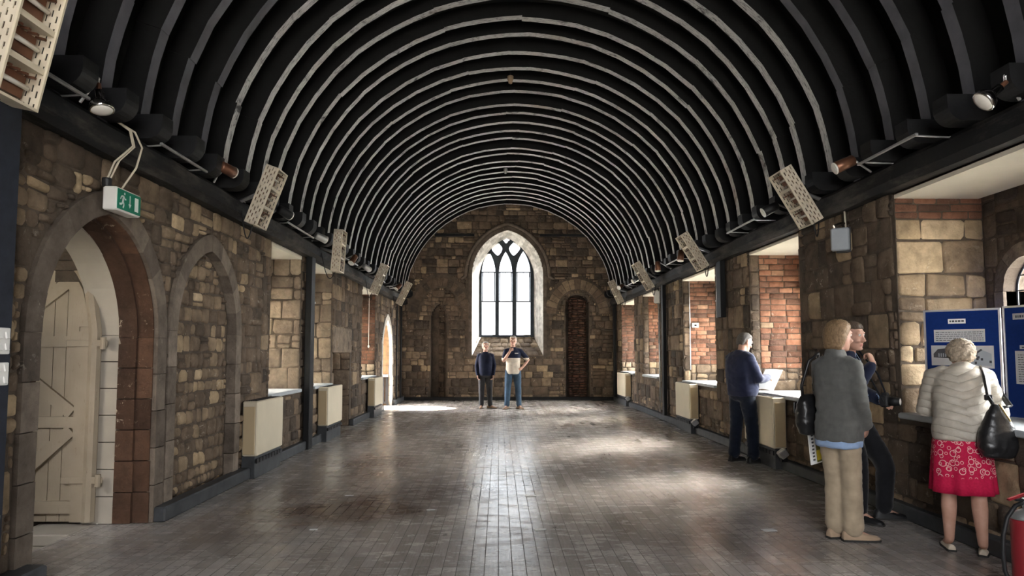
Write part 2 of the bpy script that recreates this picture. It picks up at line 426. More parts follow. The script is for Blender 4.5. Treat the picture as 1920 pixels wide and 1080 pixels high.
# ------------------------------------------------------------------ dimensions of the hall
XL, XR, YB, YF, TOP = -2.93, 3.56, 21.0, -3.4, 2.87
XC, RA, RB, RZ = .315, 3.1, 2.87, 3.05          # inner line of the roof ribs
DEP = .80                                        # depth of the window bays
SILL, SOFF = .86, 2.84
X1, Y1 = V((1, 0, 0)), V((0, 1, 0))
BAYS_L = [(8.93, 10.3), (11.0, 12.2), (14.9, 16.5)]
BAYS_R = [(4.2, 6.1), (8.1, 9.72), (11.3, 13.3), (15.4, 17.0), (18.1, 20.0)]
DOOR = (5.21, .755, 1.55, 2.46)                  # centre, half-width, springing, crown
BLIND = (7.02, .70, 1.62, 2.44)
RECESS = (12.3, 13.75, 1.42)
EXIT = (18.25, .75, 1.35, 2.27)
DOOR_D, EXIT_D = .28, .8

# floor and the ground outside
mb = MB(); mb.box(((XL + XR) / 2 - .2, (YF + YB) / 2, -.06), (XR - XL + .42, YB - YF + .8, .12)); mb.box((XL - .55, 16.0, -.062), (.7, 8.0, .118))
struct('floor', mb, M['floor'], label='worn grey brown timber floorboards running down the hall')
mb = MB(); mb.box((0, 9, -.35), (70, 80, .1))
M['ground'] = plain('ground_outside', (.26, .25, .22), .95)
struct('ground', mb, M['ground'], label='ground outside the hall')

# side walls ------------------------------------------------------------
def lancets(a, b):
    c = (a + b) / 2; q = (b - a) / 4.4
    if (a, b) != BAYS_R[0]: w = (b - a) * .205; return [(c - q, w, 2.1, 2.1 + w), (c + q, w, 2.1, 2.1 + w)]
    return [(c - q, .27, 1.95, 2.22), (c + q, .27, 1.95, 2.22)]
def side_wall(name, X, sg, bays, arches, label):
    """sg=+1: the wall faces +X (left wall), -1: faces -X"""
    mb = MB(); mb.cur = 1; N = V((sg, 0, 0)); out = -sg
    def blk(y0, y1, z0, z1, d0=-DEP, d1=0.0):
        mb.prism([(y0, z0), (y1, z0), (y1, z1), (y0, z1)], (X, 0, 0), Y1, ZU, N, d0, d1)
    arches = [(c, w + .03, s_, ap + .03, dd) if dd != .34 else (c, w, s_, ap, dd) for c, w, s_, ap, dd in arches]
    cuts = sorted([(a, b, 'bay') for a, b in bays] + [(c[0] - c[1], c[0] + c[1], c) for c in arches])
    y = YF
    for a, b, k in cuts:
        blk(y, a, 0, TOP)
        if k == 'bay': blk(a, b, 0, SILL); blk(a, b, SOFF, TOP)
        else:
            c, w, s_, ap, dd = k
            arch_cols(mb, (X, 0, 0), Y1, ZU, N, c, w, s_, ap, TOP, -DEP, 0)
            if dd: # blind: filled at a shallow depth
                blk(a, b, 0, ap + .02, -DEP, -dd)
        y = b
    blk(y, YB + .3, 0, TOP)
    # outer skin of each bay with its pair of round-headed lights
    for a, b in bays:
        ws = lancets(a, b); ys = [a - .05]
        for c, w, s_, ap in ws:
            blk(ys[-1], c - w, SILL - .1, SOFF, -DEP - .18, -DEP)
            blk(c - w, c + w, SILL - .1, 1.08, -DEP - .18, -DEP)
            arch_cols(mb, (X, 0, 0), Y1, ZU, N, c, w, s_, ap, SOFF, -DEP - .18, -DEP, 16)
            ys.append(c + w)
        blk(ys[-1], b + .05, SILL - .1, SOFF, -DEP - .18, -DEP)
    def hole(u, v):
        for a, b in bays:
            if a - .01 < u < b + .01 and v > SILL - .03: return True
        for c, w, s_, ap, dd in arches:
            if abs(u - c) < w + .12 and (v < s_ or v < arch_h(u, c, w + .12, s_, ap + .13)): return True
        return hole_extra(u, v) if hole_extra else False
    return mb, N, hole, blk
hole_extra = None

mb, N, holeL, blk = side_wall('wall_left', XL, 1, BAYS_L, [DOOR + (0,), BLIND + (.07,), ((RECESS[0] + RECESS[1]) / 2, (RECESS[1] - RECESS[0]) / 2, RECESS[2] - .002, RECESS[2], .34), EXIT + (0,)], '')
def holeL2(u, v):
    if RECESS[0] - .01 < u < RECESS[1] + .01: return v < RECESS[2] + .0
    return holeL(u, v)
masonry(mb, (XL, 0, 0), Y1, ZU, N, YF, 8.6, 0, TOP, rows=(.12, .27), asp=(.7, 1.8), hole=holeL2, hgt=(.006, .035), tone=(.12, 1.0), bev=.02, split=.35, gap=.014)
masonry(mb, (XL, 0, 0), Y1, ZU, N, 8.6, YB, 0, TOP, rows=(.15, .34), asp=(.7, 1.8), hole=holeL2, hgt=(.006, .03), tone=(.0, .8), bev=.018, split=.3, gap=.014)
# rubble filling of the blind arch
bp = lambda u, v: not (v < BLIND[2] and abs(u - BLIND[0]) < BLIND[1]) and v > arch_h(u, BLIND[0], BLIND[1], BLIND[2], BLIND[3])
masonry(mb, (XL - .07, 0, 0), Y1, ZU, N, BLIND[0] - BLIND[1], BLIND[0] + BLIND[1], 0, BLIND[3], rows=(.07, .17), asp=(.7, 1.5), hole=bp, hgt=(.008, .03), tone=(.3, .95), bev=.02, minsub=.05)
# back and far side of the low recess
masonry(mb, (XL - .34, 0, 0), Y1, ZU, N, RECESS[0], RECESS[1], 0, RECESS[2], rows=(.3, .4), asp=(1, 1.6), tone=(.3, .6), mat=2)
masonry(mb, (XL, RECESS[1], 0), -X1, ZU, -Y1, 0, .34, 0, RECESS[2], rows=(.3, .4), asp=(.8, 1.2), tone=(.3, .8), hgt=(.004, .012), mat=2)
def reveals(mb, X, sg, bays, far_style, seed=0):
    for i, (a, b) in enumerate(bays):
        st = far_style[i]
        for yy, nn in ((b, -Y1), (a, Y1)):
            sty = st if nn.y < 0 else 'ashlar'
            far = nn.y < 0
            if sty == 'brick':
                masonry(mb, (X, yy, 0), V((-sg, 0, 0)), ZU, nn, .0, .13, SILL, SOFF, rows=(.2, .3), asp=(.4, .6), tone=(.1, .8), hgt=(.01, .02), mat=0)
                masonry(mb, (X, yy, 0), V((-sg, 0, 0)), ZU, nn, .13, DEP, SILL + .34, SOFF, rows=(.078, .084), asp=(2.3, 2.9), tone=(0, 1), hgt=(.004, .012), gap=.010, bev=.005, split=0, jit=.003, wob=.006, mat=3)
                masonry(mb, (X, yy, 0), V((-sg, 0, 0)), ZU, nn, .13, DEP, SILL, SILL + .34, rows=(.15, .19), asp=(1, 2), tone=(.4, 1), hgt=(.01, .02), mat=0)
            elif sty == 'mixed':
                masonry(mb, (X, yy, 0), V((-sg, 0, 0)), ZU, nn, 0, DEP, 2.62, SOFF, rows=(.07, .08), asp=(2.4, 4), tone=(.1, .6), hgt=(.005, .012), gap=.012, bev=.006, split=0, jit=.003, mat=3)
                masonry(mb, (X, yy, 0), V((-sg, 0, 0)), ZU, nn, 0, DEP, SILL, 2.62, rows=(.14, .36), asp=(.9, 2.2), tone=(.62, 1), hgt=(.008, .03), bev=.013, mat=0)
            elif sty == 'pale':
                masonry(mb, (X, yy, 0), V((-sg, 0, 0)), ZU, nn, 0, DEP, SILL, SOFF, rows=(.2, .42), asp=(.8, 1.5), tone=(.2, 1), hgt=(.006, .02), mat=2)
            elif sty == 'redbrick':
                masonry(mb, (X, yy, 0), V((-sg, 0, 0)), ZU, nn, 0, DEP, SILL + .3, SOFF, rows=(.078, .084), asp=(2.3, 2.9), tone=(0, .35), hgt=(.004, .012), gap=.010, bev=.005, split=0, jit=.003, wob=.006, mat=3)
                masonry(mb, (X, yy, 0), V((-sg, 0, 0)), ZU, nn, 0, DEP, SILL, SILL + .3, rows=(.14, .17), asp=(1, 2), tone=(.4, 1), mat=2)
            else:
                masonry(mb, (X, yy, 0), V((-sg, 0, 0)), ZU, nn, 0, DEP, SILL, SOFF, rows=(.16, .36), asp=(.8, 1.6), tone=(.2, .9), hgt=(.008, .02), mat=2)
        ws = lancets(a, b)
        hh = lambda u, v: any(abs(u - c) < w + .12 and v > .97 and (v < s_ or v < arch_h(u, c, w + .12, s_, ap + .12)) for c, w, s_, ap in ws)
        masonry(mb, (X - sg * DEP, 0, 0), Y1, ZU, V((sg, 0, 0)), a, b, SILL, SOFF, rows=(.16, .3), asp=(.9, 1.8), hole=hh, tone=(0, .5), hgt=(.006, .02), mat=0)
reveals(mb, XL, 1, BAYS_L, ['pale', 'pale', 'redbrick'])
struct('wall_left', mb, [M['rubble'], M['mortar'], M['ashlar'], M['brick'], M['ochre']], label='left rubble stone wall with two pointed arches and window bays')

mb, N, holeR, blk = side_wall('wall_right', XR, -1, BAYS_R, [], '')
masonry(mb, (XR, 0, 0), Y1, ZU, N, YF, YB, 0, TOP, rows=(.13, .34), asp=(.55, 1.5), hole=holeR, hgt=(.006, .03), tone=(0, .85), bev=.018, split=.3, gap=.013)
reveals(mb, XR, -1, BAYS_R, ['mixed', 'brick', 'brick', 'brick', 'redbrick'])
struct('wall_right', mb, [M['rubble'], M['mortar'], M['ashlar'], M['brick'], M['ochre']], label='right rubble stone wall with brick lined window bays')

# bay windows, sills and soffits
n_win = [1]; n_trim = [0]
PORTALS = []
def trim(mb, mats, label, smooth=None):
    n_trim[0] += 1
    return struct('trim_%d' % n_trim[0], mb, mats, label=label, smooth=smooth)
for X, sg, bays, side in ((XR, -1, BAYS_R, 'right'), (XL, 1, BAYS_L, 'left')):
    for i, (a, b) in enumerate(bays):
        nm = ['nearest', 'second', 'third', 'fourth', 'fifth'][i]
        mb = MB(); x0, x1 = X + sg * .05, X - sg * DEP
        mb.box(((x0 + x1) / 2, (a + b) / 2, SILL + .012), (abs(x1 - x0), b - a - .03, .05), bev=.01)
        trim(mb, M['sill'], 'grey painted sill board of the %s bay in the %s wall' % (nm, side))
        mb = MB(); mb.box((X - sg * (DEP / 2 - .02), (a + b) / 2, SOFF - .01), (DEP - .04, b - a, .05))
        trim(mb, M['plaster'], 'cream plastered soffit of the %s bay in the %s wall' % (nm, side))
        for c, w, s_, ap in lancets(a, b):
            n_win[0] += 1
            mb = MB(); arch_ring(mb, (X - sg * DEP, 0, 0), Y1, ZU, V((sg, 0, 0)), c, w, s_, ap, 1.06, .11, .03, -.16, nb=4, nj=4, tones=(.3, .8))
            mb.prism([(c - w - .12, .98), (c + w + .12, .98), (c + w + .12, 1.07), (c - w - .12, 1.07)], (X - sg * DEP, 0, 0), Y1, ZU, V((sg, 0, 0)), -.16, .05)
            fr = struct('window_%d' % n_win[0], mb, M['greystone'], label='round headed leaded window in the %s bay of the %s wall, %s of its pair' % (nm, side, 'nearer' if c < (a + b) / 2 else 'farther'))
            pl = arch_pts(c, w, s_, ap, 1.07, 8); g = MB(); g.prism(pl, (X - sg * (DEP + .1), 0, 0), Y1, ZU, V((sg, 0, 0)), -.003, .003)
            struct('pane', g, M['pane_side'], fr)
            ld = MB()
            for k in range(1, 4):
                u = c - w + 2 * w * k / 4; top = arch_h(u, c, w, s_, ap); ld.box((X - sg * (DEP + .09), u, (1.07 + top) / 2), (.012, .009, top - 1.07))
            z = 1.17
            while z < ap - .05:
                hw = w if z < s_ else max(.02, sqrt(max(0, w * w - (z - s_) ** 2))); ld.box((X - sg * (DEP + .09), c, z), (.012, 2 * hw, .009 if round((z - 1.17) / .13) % 4 else .026)); z += .13
            q = arch_pts(c, w - .008, s_, ap - .008, 1.07, 8); ld.tube([(X - sg * (DEP + .09), u, v) for u, v in q], .009, 6)
            struct('leading', ld, M['blackmetal'], fr)
        PORTALS.append((V((X - sg * (DEP + .25), (a + b) / 2, 1.65)), V((sg, 0, 0)), b - a, 1.5))

# dressed arches of the left wall
mb = MB(); arch_ring(mb, (XL, 0, 0), Y1, ZU, X1, *DOOR[:4], 0, .16, .035, -.02, nb=5, nj=5, tones=(.15, .7))
trim(mb, M['greystone'], 'pointed outer arch of grey dressed stone round the open plank door')
mb = MB(); arch_ring(mb, (XL, 0, 0), Y1, ZU, X1, DOOR[0], DOOR[1] - .012, DOOR[2], DOOR[3] - .012, 0, .05, .0, -.13, nb=5, nj=6, tones=(.1, .7))
arch_ring(mb, (XL, 0, 0), Y1, ZU, X1, DOOR[0], DOOR[1] - .035, DOOR[2], DOOR[3] - .035, 0, .06, -.13, -DOOR_D, nb=5, nj=6, tones=(.0, .6))
trim(mb, M['redstone'], 'red brown stone reveal inside the pointed door arch')
mb = MB(); arch_ring(mb, (XL, 0, 0), Y1, ZU, X1, DOOR[0], DOOR[1] - .03, DOOR[2] + .02, DOOR[3] - .06, 0, .12, -DOOR_D, -DOOR_D - .26, nb=5, nj=7, tones=(.5, .9))
M['limewash'] = plain('limewashed_plaster', (.36, .32, .265), .9, var=.1, nscale=3)
trim(mb, M['limewash'], 'limewashed inner order of the door arch where the door hangs')
mb = MB(); arch_ring(mb, (XL, 0, 0), Y1, ZU, X1, *BLIND[:4], 0, .155, .035, -.075, nb=5, nj=5, tones=(.45, 1))
trim(mb, M['greystone'], 'pointed grey stone surround of the blocked arch in the left wall')
mb = MB(); arch_ring(mb, (XL, 0, 0), Y1, ZU, X1, *EXIT[:4], 0, .15, .03, -.06, nb=5, nj=5, tones=(.3, .8))
m9 = MB(); arch_ring(m9, (XL, 0, 0), Y1, ZU, X1, EXIT[0], EXIT[1] - .01, EXIT[2], EXIT[3] - .01, 0, .05, -.06, -DEP, nb=5, nj=5)
trim(m9, M['ochre'], 'ochre plastered inner sides of the far doorway')
trim(mb, M['palestone'], 'pale pointed surround of the far doorway in the left wall')  # sunlit brightness of the edges is put into this pale colour
mb = MB(); mb.box((XL + .005, (RECESS[0] + RECESS[1]) / 2, RECESS[2] + .24), (.05, RECESS[1] - RECESS[0] + .05, .46), bev=.02); mb.t = [.3] * len(mb.f)
trim(mb, M['ashlar'], 'big grey lintel stone over the low recess in the left wall')
# lit tall pale stones of the pier above the recess
# passage behind the open door
PX0, PX1, PY1 = XL - 2.3, XL - .60, DOOR[0] + DOOR[1] + .35
mb = MB(); mb.box(((PX0 + PX1) / 2 - .1, PY1 + .05, 1.4), (PX1 - PX0, .1, 3.6)); mb.box((PX0, PY1 - 1.2, 1.4), (.1, 2.6, 3.6)); mb.box(((PX0 + PX1) / 2, PY1 - 2.4, .5), (PX1 - PX0, .1, 1.8)); mb.box(((PX0 + PX1) / 2, PY1 - 2.4, 2.6), (PX1 - PX0, .1, 1.2)); mb.box((PX0 + .25, PY1 - 2.4, 1.7), (.4, .1, 1.5)); mb.box(((PX0 + PX1) / 2 - .1, PY1 - 1.2, 3.1), (PX1 - PX0, 2.6, .1)); mb.box(((PX0 + PX1) / 2 - .2, PY1 - 1.2, -.2), (PX1 - PX0 + .4, 2.6, .1))
struct('wall_passage', mb, M['mortar'], label='dim passage walls behind the open plank door')
PORTALS.append((V(((PX0 + PX1) / 2, PY1 - 2.5, 1.7)), Y1, 1.7, .6))  # opening in the passage end wall, added to light the door
mb = MB(); mb.box((XL - .68, DOOR[0], -.14), (.52, 2 * DOOR[1] - .06, .1)); mb.box((XL - .66, DOOR[0] + .58, -.045), (.46, .40, .09), bev=.01)
trim(mb, M['limewash'], 'pale threshold step under the open plank door')

# end wall -----------------------------------------------------------------
WIN = (.27, 1.08, 3.80, 5.16); WZ0 = 1.33               # splayed opening in the wall face
WY = YB + .62
WI = (.25, .80, 3.72, 4.98); WIZ0 = 1.97                # the tracery, set back
NI1 = (-1.80, .24, 2.45, 2.90); NI2 = (2.39, .36, 2.85, 3.20)
vault = lambda u, a=RA + .16, b=RB + .16: RZ + b * sqrt(max(0, 1 - ((u - XC) / a) ** 2))
mb = MB(); mb.cur = 1
def wcol(u0, u1, z0, z1, d0=.55): 
    if z1 > z0: mb.prism([(u0, z0), (u1, z0), (u1, z1), (u0, z1)], (0, YB, 0), X1, ZU, Y1, 0, d0)
def wall_hole(u):
    hs = []
    for c, w, s_, ap, z0 in (WIN + (WZ0,), NI1 + (0,), NI2 + (0,)):
        if abs(u - c) < w: hs.append((z0, arch_h(u, c, w, s_, ap)))
    return hs
us = [XL - .8 + i * .04 for i in range(int((XR - XL + 1.6) / .04) + 1)]
for a, b in zip(us, us[1:]):
    m_ = (a + b) / 2; z = 0
    for z0, z1 in sorted(wall_hole(m_)): wcol(a, b, z, z0); z = z1
    wcol(a, b, z, 6.4)
for c, w, s_, ap in (NI1, NI2): mb.prism([(c - w - .08, 0), (c + w + .08, 0), (c + w + .08, ap + .1), (c - w - .08, ap + .1)], (0, YB, 0), X1, ZU, Y1, .34, .6)
def holeB(u, v):
    if v > vault(u): return True
    for c, w, s_, ap, z0, m_ in (WIN + (WZ0, .17), NI1 + (-1, .0), NI2 + (-1, .0)):
        if abs(u - c) < w + m_ and v > z0 - .02 and (v < s_ or v < arch_h(u, c, w + m_, s_, ap + m_ * 1.1)): return True
    for c, w, s_, ap, rw in ((-1.77, .70, 2.42, 3.46, .24), (2.40, .66, 2.6, 3.36, .30)):
        if v > s_ and w - .02 < sqrt((u - c) ** 2 + ((v - s_) * w / (ap - s_)) ** 2) < w + rw: return True
    return False
masonry(mb, (0, YB, 0), X1, ZU, -Y1, XL, XR, 0, 6.0, rows=(.11, .27), asp=(.9, 2.1), hole=holeB, hgt=(.01, .03), tone=(.0, .95), bev=.022, minsub=.08)
masonry(mb, (0, YB + .34, 0), X1, ZU, -Y1, NI2[0] - NI2[1] + .1, NI2[0] + NI2[1] - .06, 0, NI2[3], rows=(.07, .08), asp=(2, 3), hole=lambda u, v: v > arch_h(u, *NI2), tone=(0, .3), hgt=(.12, .16), split=0, bev=.008, mat=3)
masonry(mb, (0, YB + .34, 0), X1, ZU, -Y1, NI1[0] - .05, NI1[0] + .15, 0, NI1[3], rows=(.12, .3), asp=(.8, 1.2), hole=lambda u, v: v > arch_h(u, *NI1), tone=(.1, .6), hgt=(.01, .06), mat=0)
struct('wall_back', mb, [M['rubble'], M['mortar'], M['ashlar'], M['brick']], label='stone end wall under the barrel roof with a traceried window')
def relief_arch(c, w, s_, ap, rw, n, label, tones, mat):
    mb = MB(); rise = ap - s_
    for i in range(n):
        t0, t1 = pi * (i + .06) / n, pi * (i + .94) / n
        mb.tone = R.uniform(*tones); j = R.uniform(-.03, .03)
        pl = [(c - w * cos(t), s_ + rise * sin(t)) for t in (t0, (t0 + t1) / 2, t1)] + [(c - (w + rw + j) * cos(t), s_ + (rise + rw + j) * sin(t)) for t in (t1, (t0 + t1) / 2, t0)]
        mb.prism(pl, (0, YB, 0), X1, ZU, -Y1, -.05, R.uniform(.02, .04))
    trim(mb, mat, label)
relief_arch(-1.77, .70, 2.42, 3.46, .24, 17, 'rough stone relieving arch over the narrow niche left of the end window', (.05, .5), M['rubble'])
relief_arch(2.40, .66, 2.6, 3.36, .30, 15, 'brown stone arch over the brick blocked niche right of the end window', (.45, .7), M['rubble'])
mb = MB(); arch_ring(mb, (0, YB, 0), X1, ZU, -Y1, *WIN[:4], WZ0 + .03, .10, .05, -.05, nb=6, nj=7, tones=(.1, .5))
trim(mb, M['greystone'], 'dressed stone edge round the splayed end window')
mb = MB()
hp = arch_pts(WIN[0], WIN[1] + .19, WIN[2] - .05, WIN[3] + .2, WIN[2] - .06, 14)
mb.tube([(u, YB - .04, v) for u, v in hp], .055, 8)
for sx_ in (-1, 1): mb.tube([(WIN[0] + sx_ * (WIN[1] + .17), YB - .04, WIN[2] - .05), (WIN[0] + sx_ * (WIN[1] + .33), YB - .03, WIN[2] - .13)], [.055, .04], 8)
trim(mb, M['greystone'], 'projecting hood mould over the end window', smooth=True)
mb = MB(); mb.box((-1.35, YB - .03, 5.0), (1.2, .1, .075)); mb.box((2.0, YB - .03, 5.0), (1.5, .1, .075))
trim(mb, M['blackpaint'], 'dark horizontal ledge high on the end wall beside the window')
# splay and sloping sill
mb = MB(); n = 12
A = arch_pts(*WIN, WZ0, n); B = arch_pts(WI[0], WI[1] + .02, WI[2], WI[3] + .02, WIZ0, n)
for i in range(len(A) - 1):
    mb.tone = R.uniform(.2, .9)
    for k in range(4):
        f0, f1 = k / 4, (k + 1) / 4
        L = lambda p, q, f: V((p[0] + (q[0] - p[0]) * f, YB + (WY - YB) * f, p[1] + (q[1] - p[1]) * f))
        mb.tone = R.uniform(.2, .9)
        mb.poly([L(A[i], B[i], f0), L(A[i + 1], B[i + 1], f0), L(A[i + 1], B[i + 1], f1), L(A[i], B[i], f1)])
o_ = struct('trim_90', mb, M['palestone'], label='pale splay of the end window'); n_trim[0] += 0  # splay toned paler than the wall stone around it
mb = MB(); Pq = lambda u, v, h: V((WIN[0] + (u - .5) * 2 * (WIN[1] * (1 - v) + WI[1] * v), YB + (WY - YB) * v - h * .5, WZ0 + (WIZ0 - WZ0) * v + h * .8))
for k in range(5):
    u = 0
    while u < .97:
        e = min(1, u + R.uniform(.08, .2)); mb.tone = R.uniform(.1, .9); mb.smooth = True
        emit(mb, Pq, [(u, k / 5), (e, k / 5), (e, (k + 1) / 5), (u, (k + 1) / 5)], R.uniform(.01, .05), .012, .02); u = e
mb.smooth = False; mb.tone = .3; mb.poly([Pq(0, 0, 0), Pq(1, 0, 0), Pq(1, 1, 0), Pq(0, 1, 0)])
struct('trim_91', mb, M['ashlar'], label='rough sloping stone sill of the end window')
# tracery: three lancets, two daggers, a small quatrefoil
def lancet(c, w, s_, ap, z0): return arch_pts(c, w, s_, ap, z0, 8)
gx = lambda px_, py_: at(px_, py_, Y=WY)
outl = arch_pts(WI[0], WI[1] + .05, WI[2], WI[3] + .05, WIZ0 - .06, 14)
holes = []; LIGHTS = []
for x0, x1 in ((903.5, 928.5), (935.8, 960.2), (968.2, 994.2)):
    a, b = gx(x0, 600).x, gx(x1, 600).x
    z0 = gx(940, 629).z; zs = gx(940, 512).z; za = gx(940, 472 if x0 > 910 and x0 < 960 else 471).z
    LIGHTS.append(((a + b) / 2, (b - a) / 2, zs, za, z0)); holes.append(lancet(*LIGHTS[-1]))
def dagger(cx, cy, hw, hh, lean):
    L = []
    for i in range(28):
        t = 2 * pi * i / 28; r = 1 - .16 * abs(sin(2 * t)) ** 1.0
        L.append((cx + hw * r * cos(t) + lean * sin(t), cy + hh * r * sin(t)))
    return L
for px_, ln in ((931.5, -.03), (964.8, .03)):
    g = gx(px_, 466); holes.append(dagger(g.x, g.z, .175, .235, ln))
g = gx(948.9, 449.5); holes.append([(g.x + .10 * (1 + .22 * cos(4 * t)) * cos(t), g.z + .10 * (1 + .22 * cos(4 * t)) * sin(t)) for t in [2 * pi * i / 32 for i in range(32)]])
DK = M['tracery'] = plain('dark_weathered_tracery', (.035, .045, .055), .75, var=.3, nscale=7)
win = struct('window_1', plate(outl, holes, .15, (0, WY, 0), X1, ZU, -Y1, 'tracery'), DK, label='three light pointed window with dark tracery in the end wall')
g = MB(); g.prism(arch_pts(WI[0], WI[1] + .02, WI[2], WI[3] + .02, WIZ0, 14), (0, WY + .05, 0), X1, ZU, Y1, -.003, .003)
struct('pane', g, M['pane_east'], win)
g = MB()
for c, w, s_, ap, z0 in LIGHTS:
    for zz in (gx(940, 511).z, gx(940, 565.5).z): g.box((c, WY - .02, zz), (2 * w + .01, .03, .035))
    for k in range(5):
        u = c + (k - 2) * w * .42; ztop = gx(940, 511).z; g.box((u, WY - .02, ztop - .08), (.014, .014, .13 - .03 * (k % 2)))
    g.box((c - w + .02, WY, (gx(940, 511).z + gx(940, 565).z) / 2), (.03, .03, .95)); g.box((c + w - .02, WY, (gx(940, 511).z + gx(940, 565).z) / 2), (.03, .03, .95))
struct('saddle_bar', g, M['blackmetal'], win)
g = MB(); g.box((WI[0], WY - .02, WIZ0 - .03), (2 * WI[1] + .1, .2, .07))
struct('window_sill', g, DK, win)
PORTALS.append((V((WI[0], WY + .25, 3.5)), -Y1, 1.9, 3.4))

# west wall behind the camera with its own big window
mb = MB()
for a, b, z0, z1 in ((XL - .8, -1.6, 0, 6.4), (2.2, XR + .8, 0, 6.4), (-1.6, 2.2, 0, 1.0), (-1.6, 2.2, 5.2, 6.4)): mb.box(((a + b) / 2, YF - .15, (z0 + z1) / 2), (b - a, .3, z1 - z0))
struct('wall_front', mb, M['mortar'], label='stone wall with a large window behind the viewer')
PORTALS.append((V((.3, YF - .35, 3.1)), Y1, 3.8, 4.2))

# barrel ceiling: black boarding outside the ribs
mb = MB(); n = 40; prev = None
def ell(a, b, t, y): return V((XC - a * cos(t), y, RZ + b * sin(t)))
for i in range(n):
    t0, t1 = pi * i / n, pi * (i + 1) / n
    q = [ell(RA + .30, RB + .28, t0, YF - .3), ell(RA + .30, RB + .28, t1, YF - .3), ell(RA + .30, RB + .28, t1, YB + .5), ell(RA + .30, RB + .28, t0, YB + .5)]
    q2 = [ell(RA + .40, RB + .38, t0, YF - .3), ell(RA + .40, RB + .38, t1, YF - .3), ell(RA + .40, RB + .38, t1, YB + .5), ell(RA + .40, RB + .38, t0, YB + .5)]
    mb.hexa(q + q2)
for sx_ in (-1, 1):
    xa = XC + sx_ * (RA + .3); xb = (XL - .8) if sx_ < 0 else (XR + .8)
    mb.box(((xa + xb) / 2, (YF + YB) / 2, RZ + .03), (abs(xb - xa) + .12, YB - YF + .9, .12))
struct('ceiling', mb, M['boarding'], label='black boarded barrel ceiling behind the ribs')

# wall plates along the feet of the ribs
for X, sg, side in ((XL, 1, 'left'), (XR, -1, 'right')):
    mb = MB(); rs = []; y = YF
    while y < YB + .01:
        d = .03 * mnoise.noise(V((y * .5, sg * 5, 0))) + .012 * mnoise.noise(V((y * 2, sg, 3)))
        e = .02 * mnoise.noise(V((y * .8, sg * 9, 7)))
        x_ = lambda k: X + sg * k
        rs.append([V((x_(-.04), y, TOP - .01)), V((x_(.13 + e), y, TOP - .02 + d)), V((x_(.19 + e), y, TOP + .03 + d)), V((x_(.19 + e), y, TOP + .15 + d)), V((x_(.14 + e), y, TOP + .20 + d)), V((x_(-.04), y, TOP + .2))])
        y += .25
    mb.rings(rs)
    trim(mb, M['plate'], 'black timber wall plate along the top of the %s wall' % side, smooth=False)

# skirting ducts
def duct(y0, y1, X, sg, w=.10, h=.125):
    mb.box((X + sg * w / 2, (y0 + y1) / 2, h / 2), (w, y1 - y0, h), bev=.012)
M['ductpaint'] = plain('grey_black_painted_duct', (.05, .053, .057), .5, var=.35, nscale=8)
mb = MB(); duct(5.98, 8.0, XL, 1, .13); duct(8.9, 12.1, XL, 1); duct(13.75, 17.4, XL, 1); duct(19.1, YB, XL, 1); duct(YF, 4.42, XL, 1, .16)
struct('baseboard_left', mb, M['ductpaint'], label='grey black skirting duct along the foot of the left wall')
mb = MB(); duct(YF, YB, XR, -1)
struct('baseboard_right', mb, M['ductpaint'], label='grey black skirting duct along the foot of the right wall')
mb = MB(); mb.box(((XL + XR) / 2, YB - .03, .05), (XR - XL, .06, .10), bev=.01)
struct('baseboard_back', mb, M['blackpaint'], label='black skirting along the foot of the end wall')

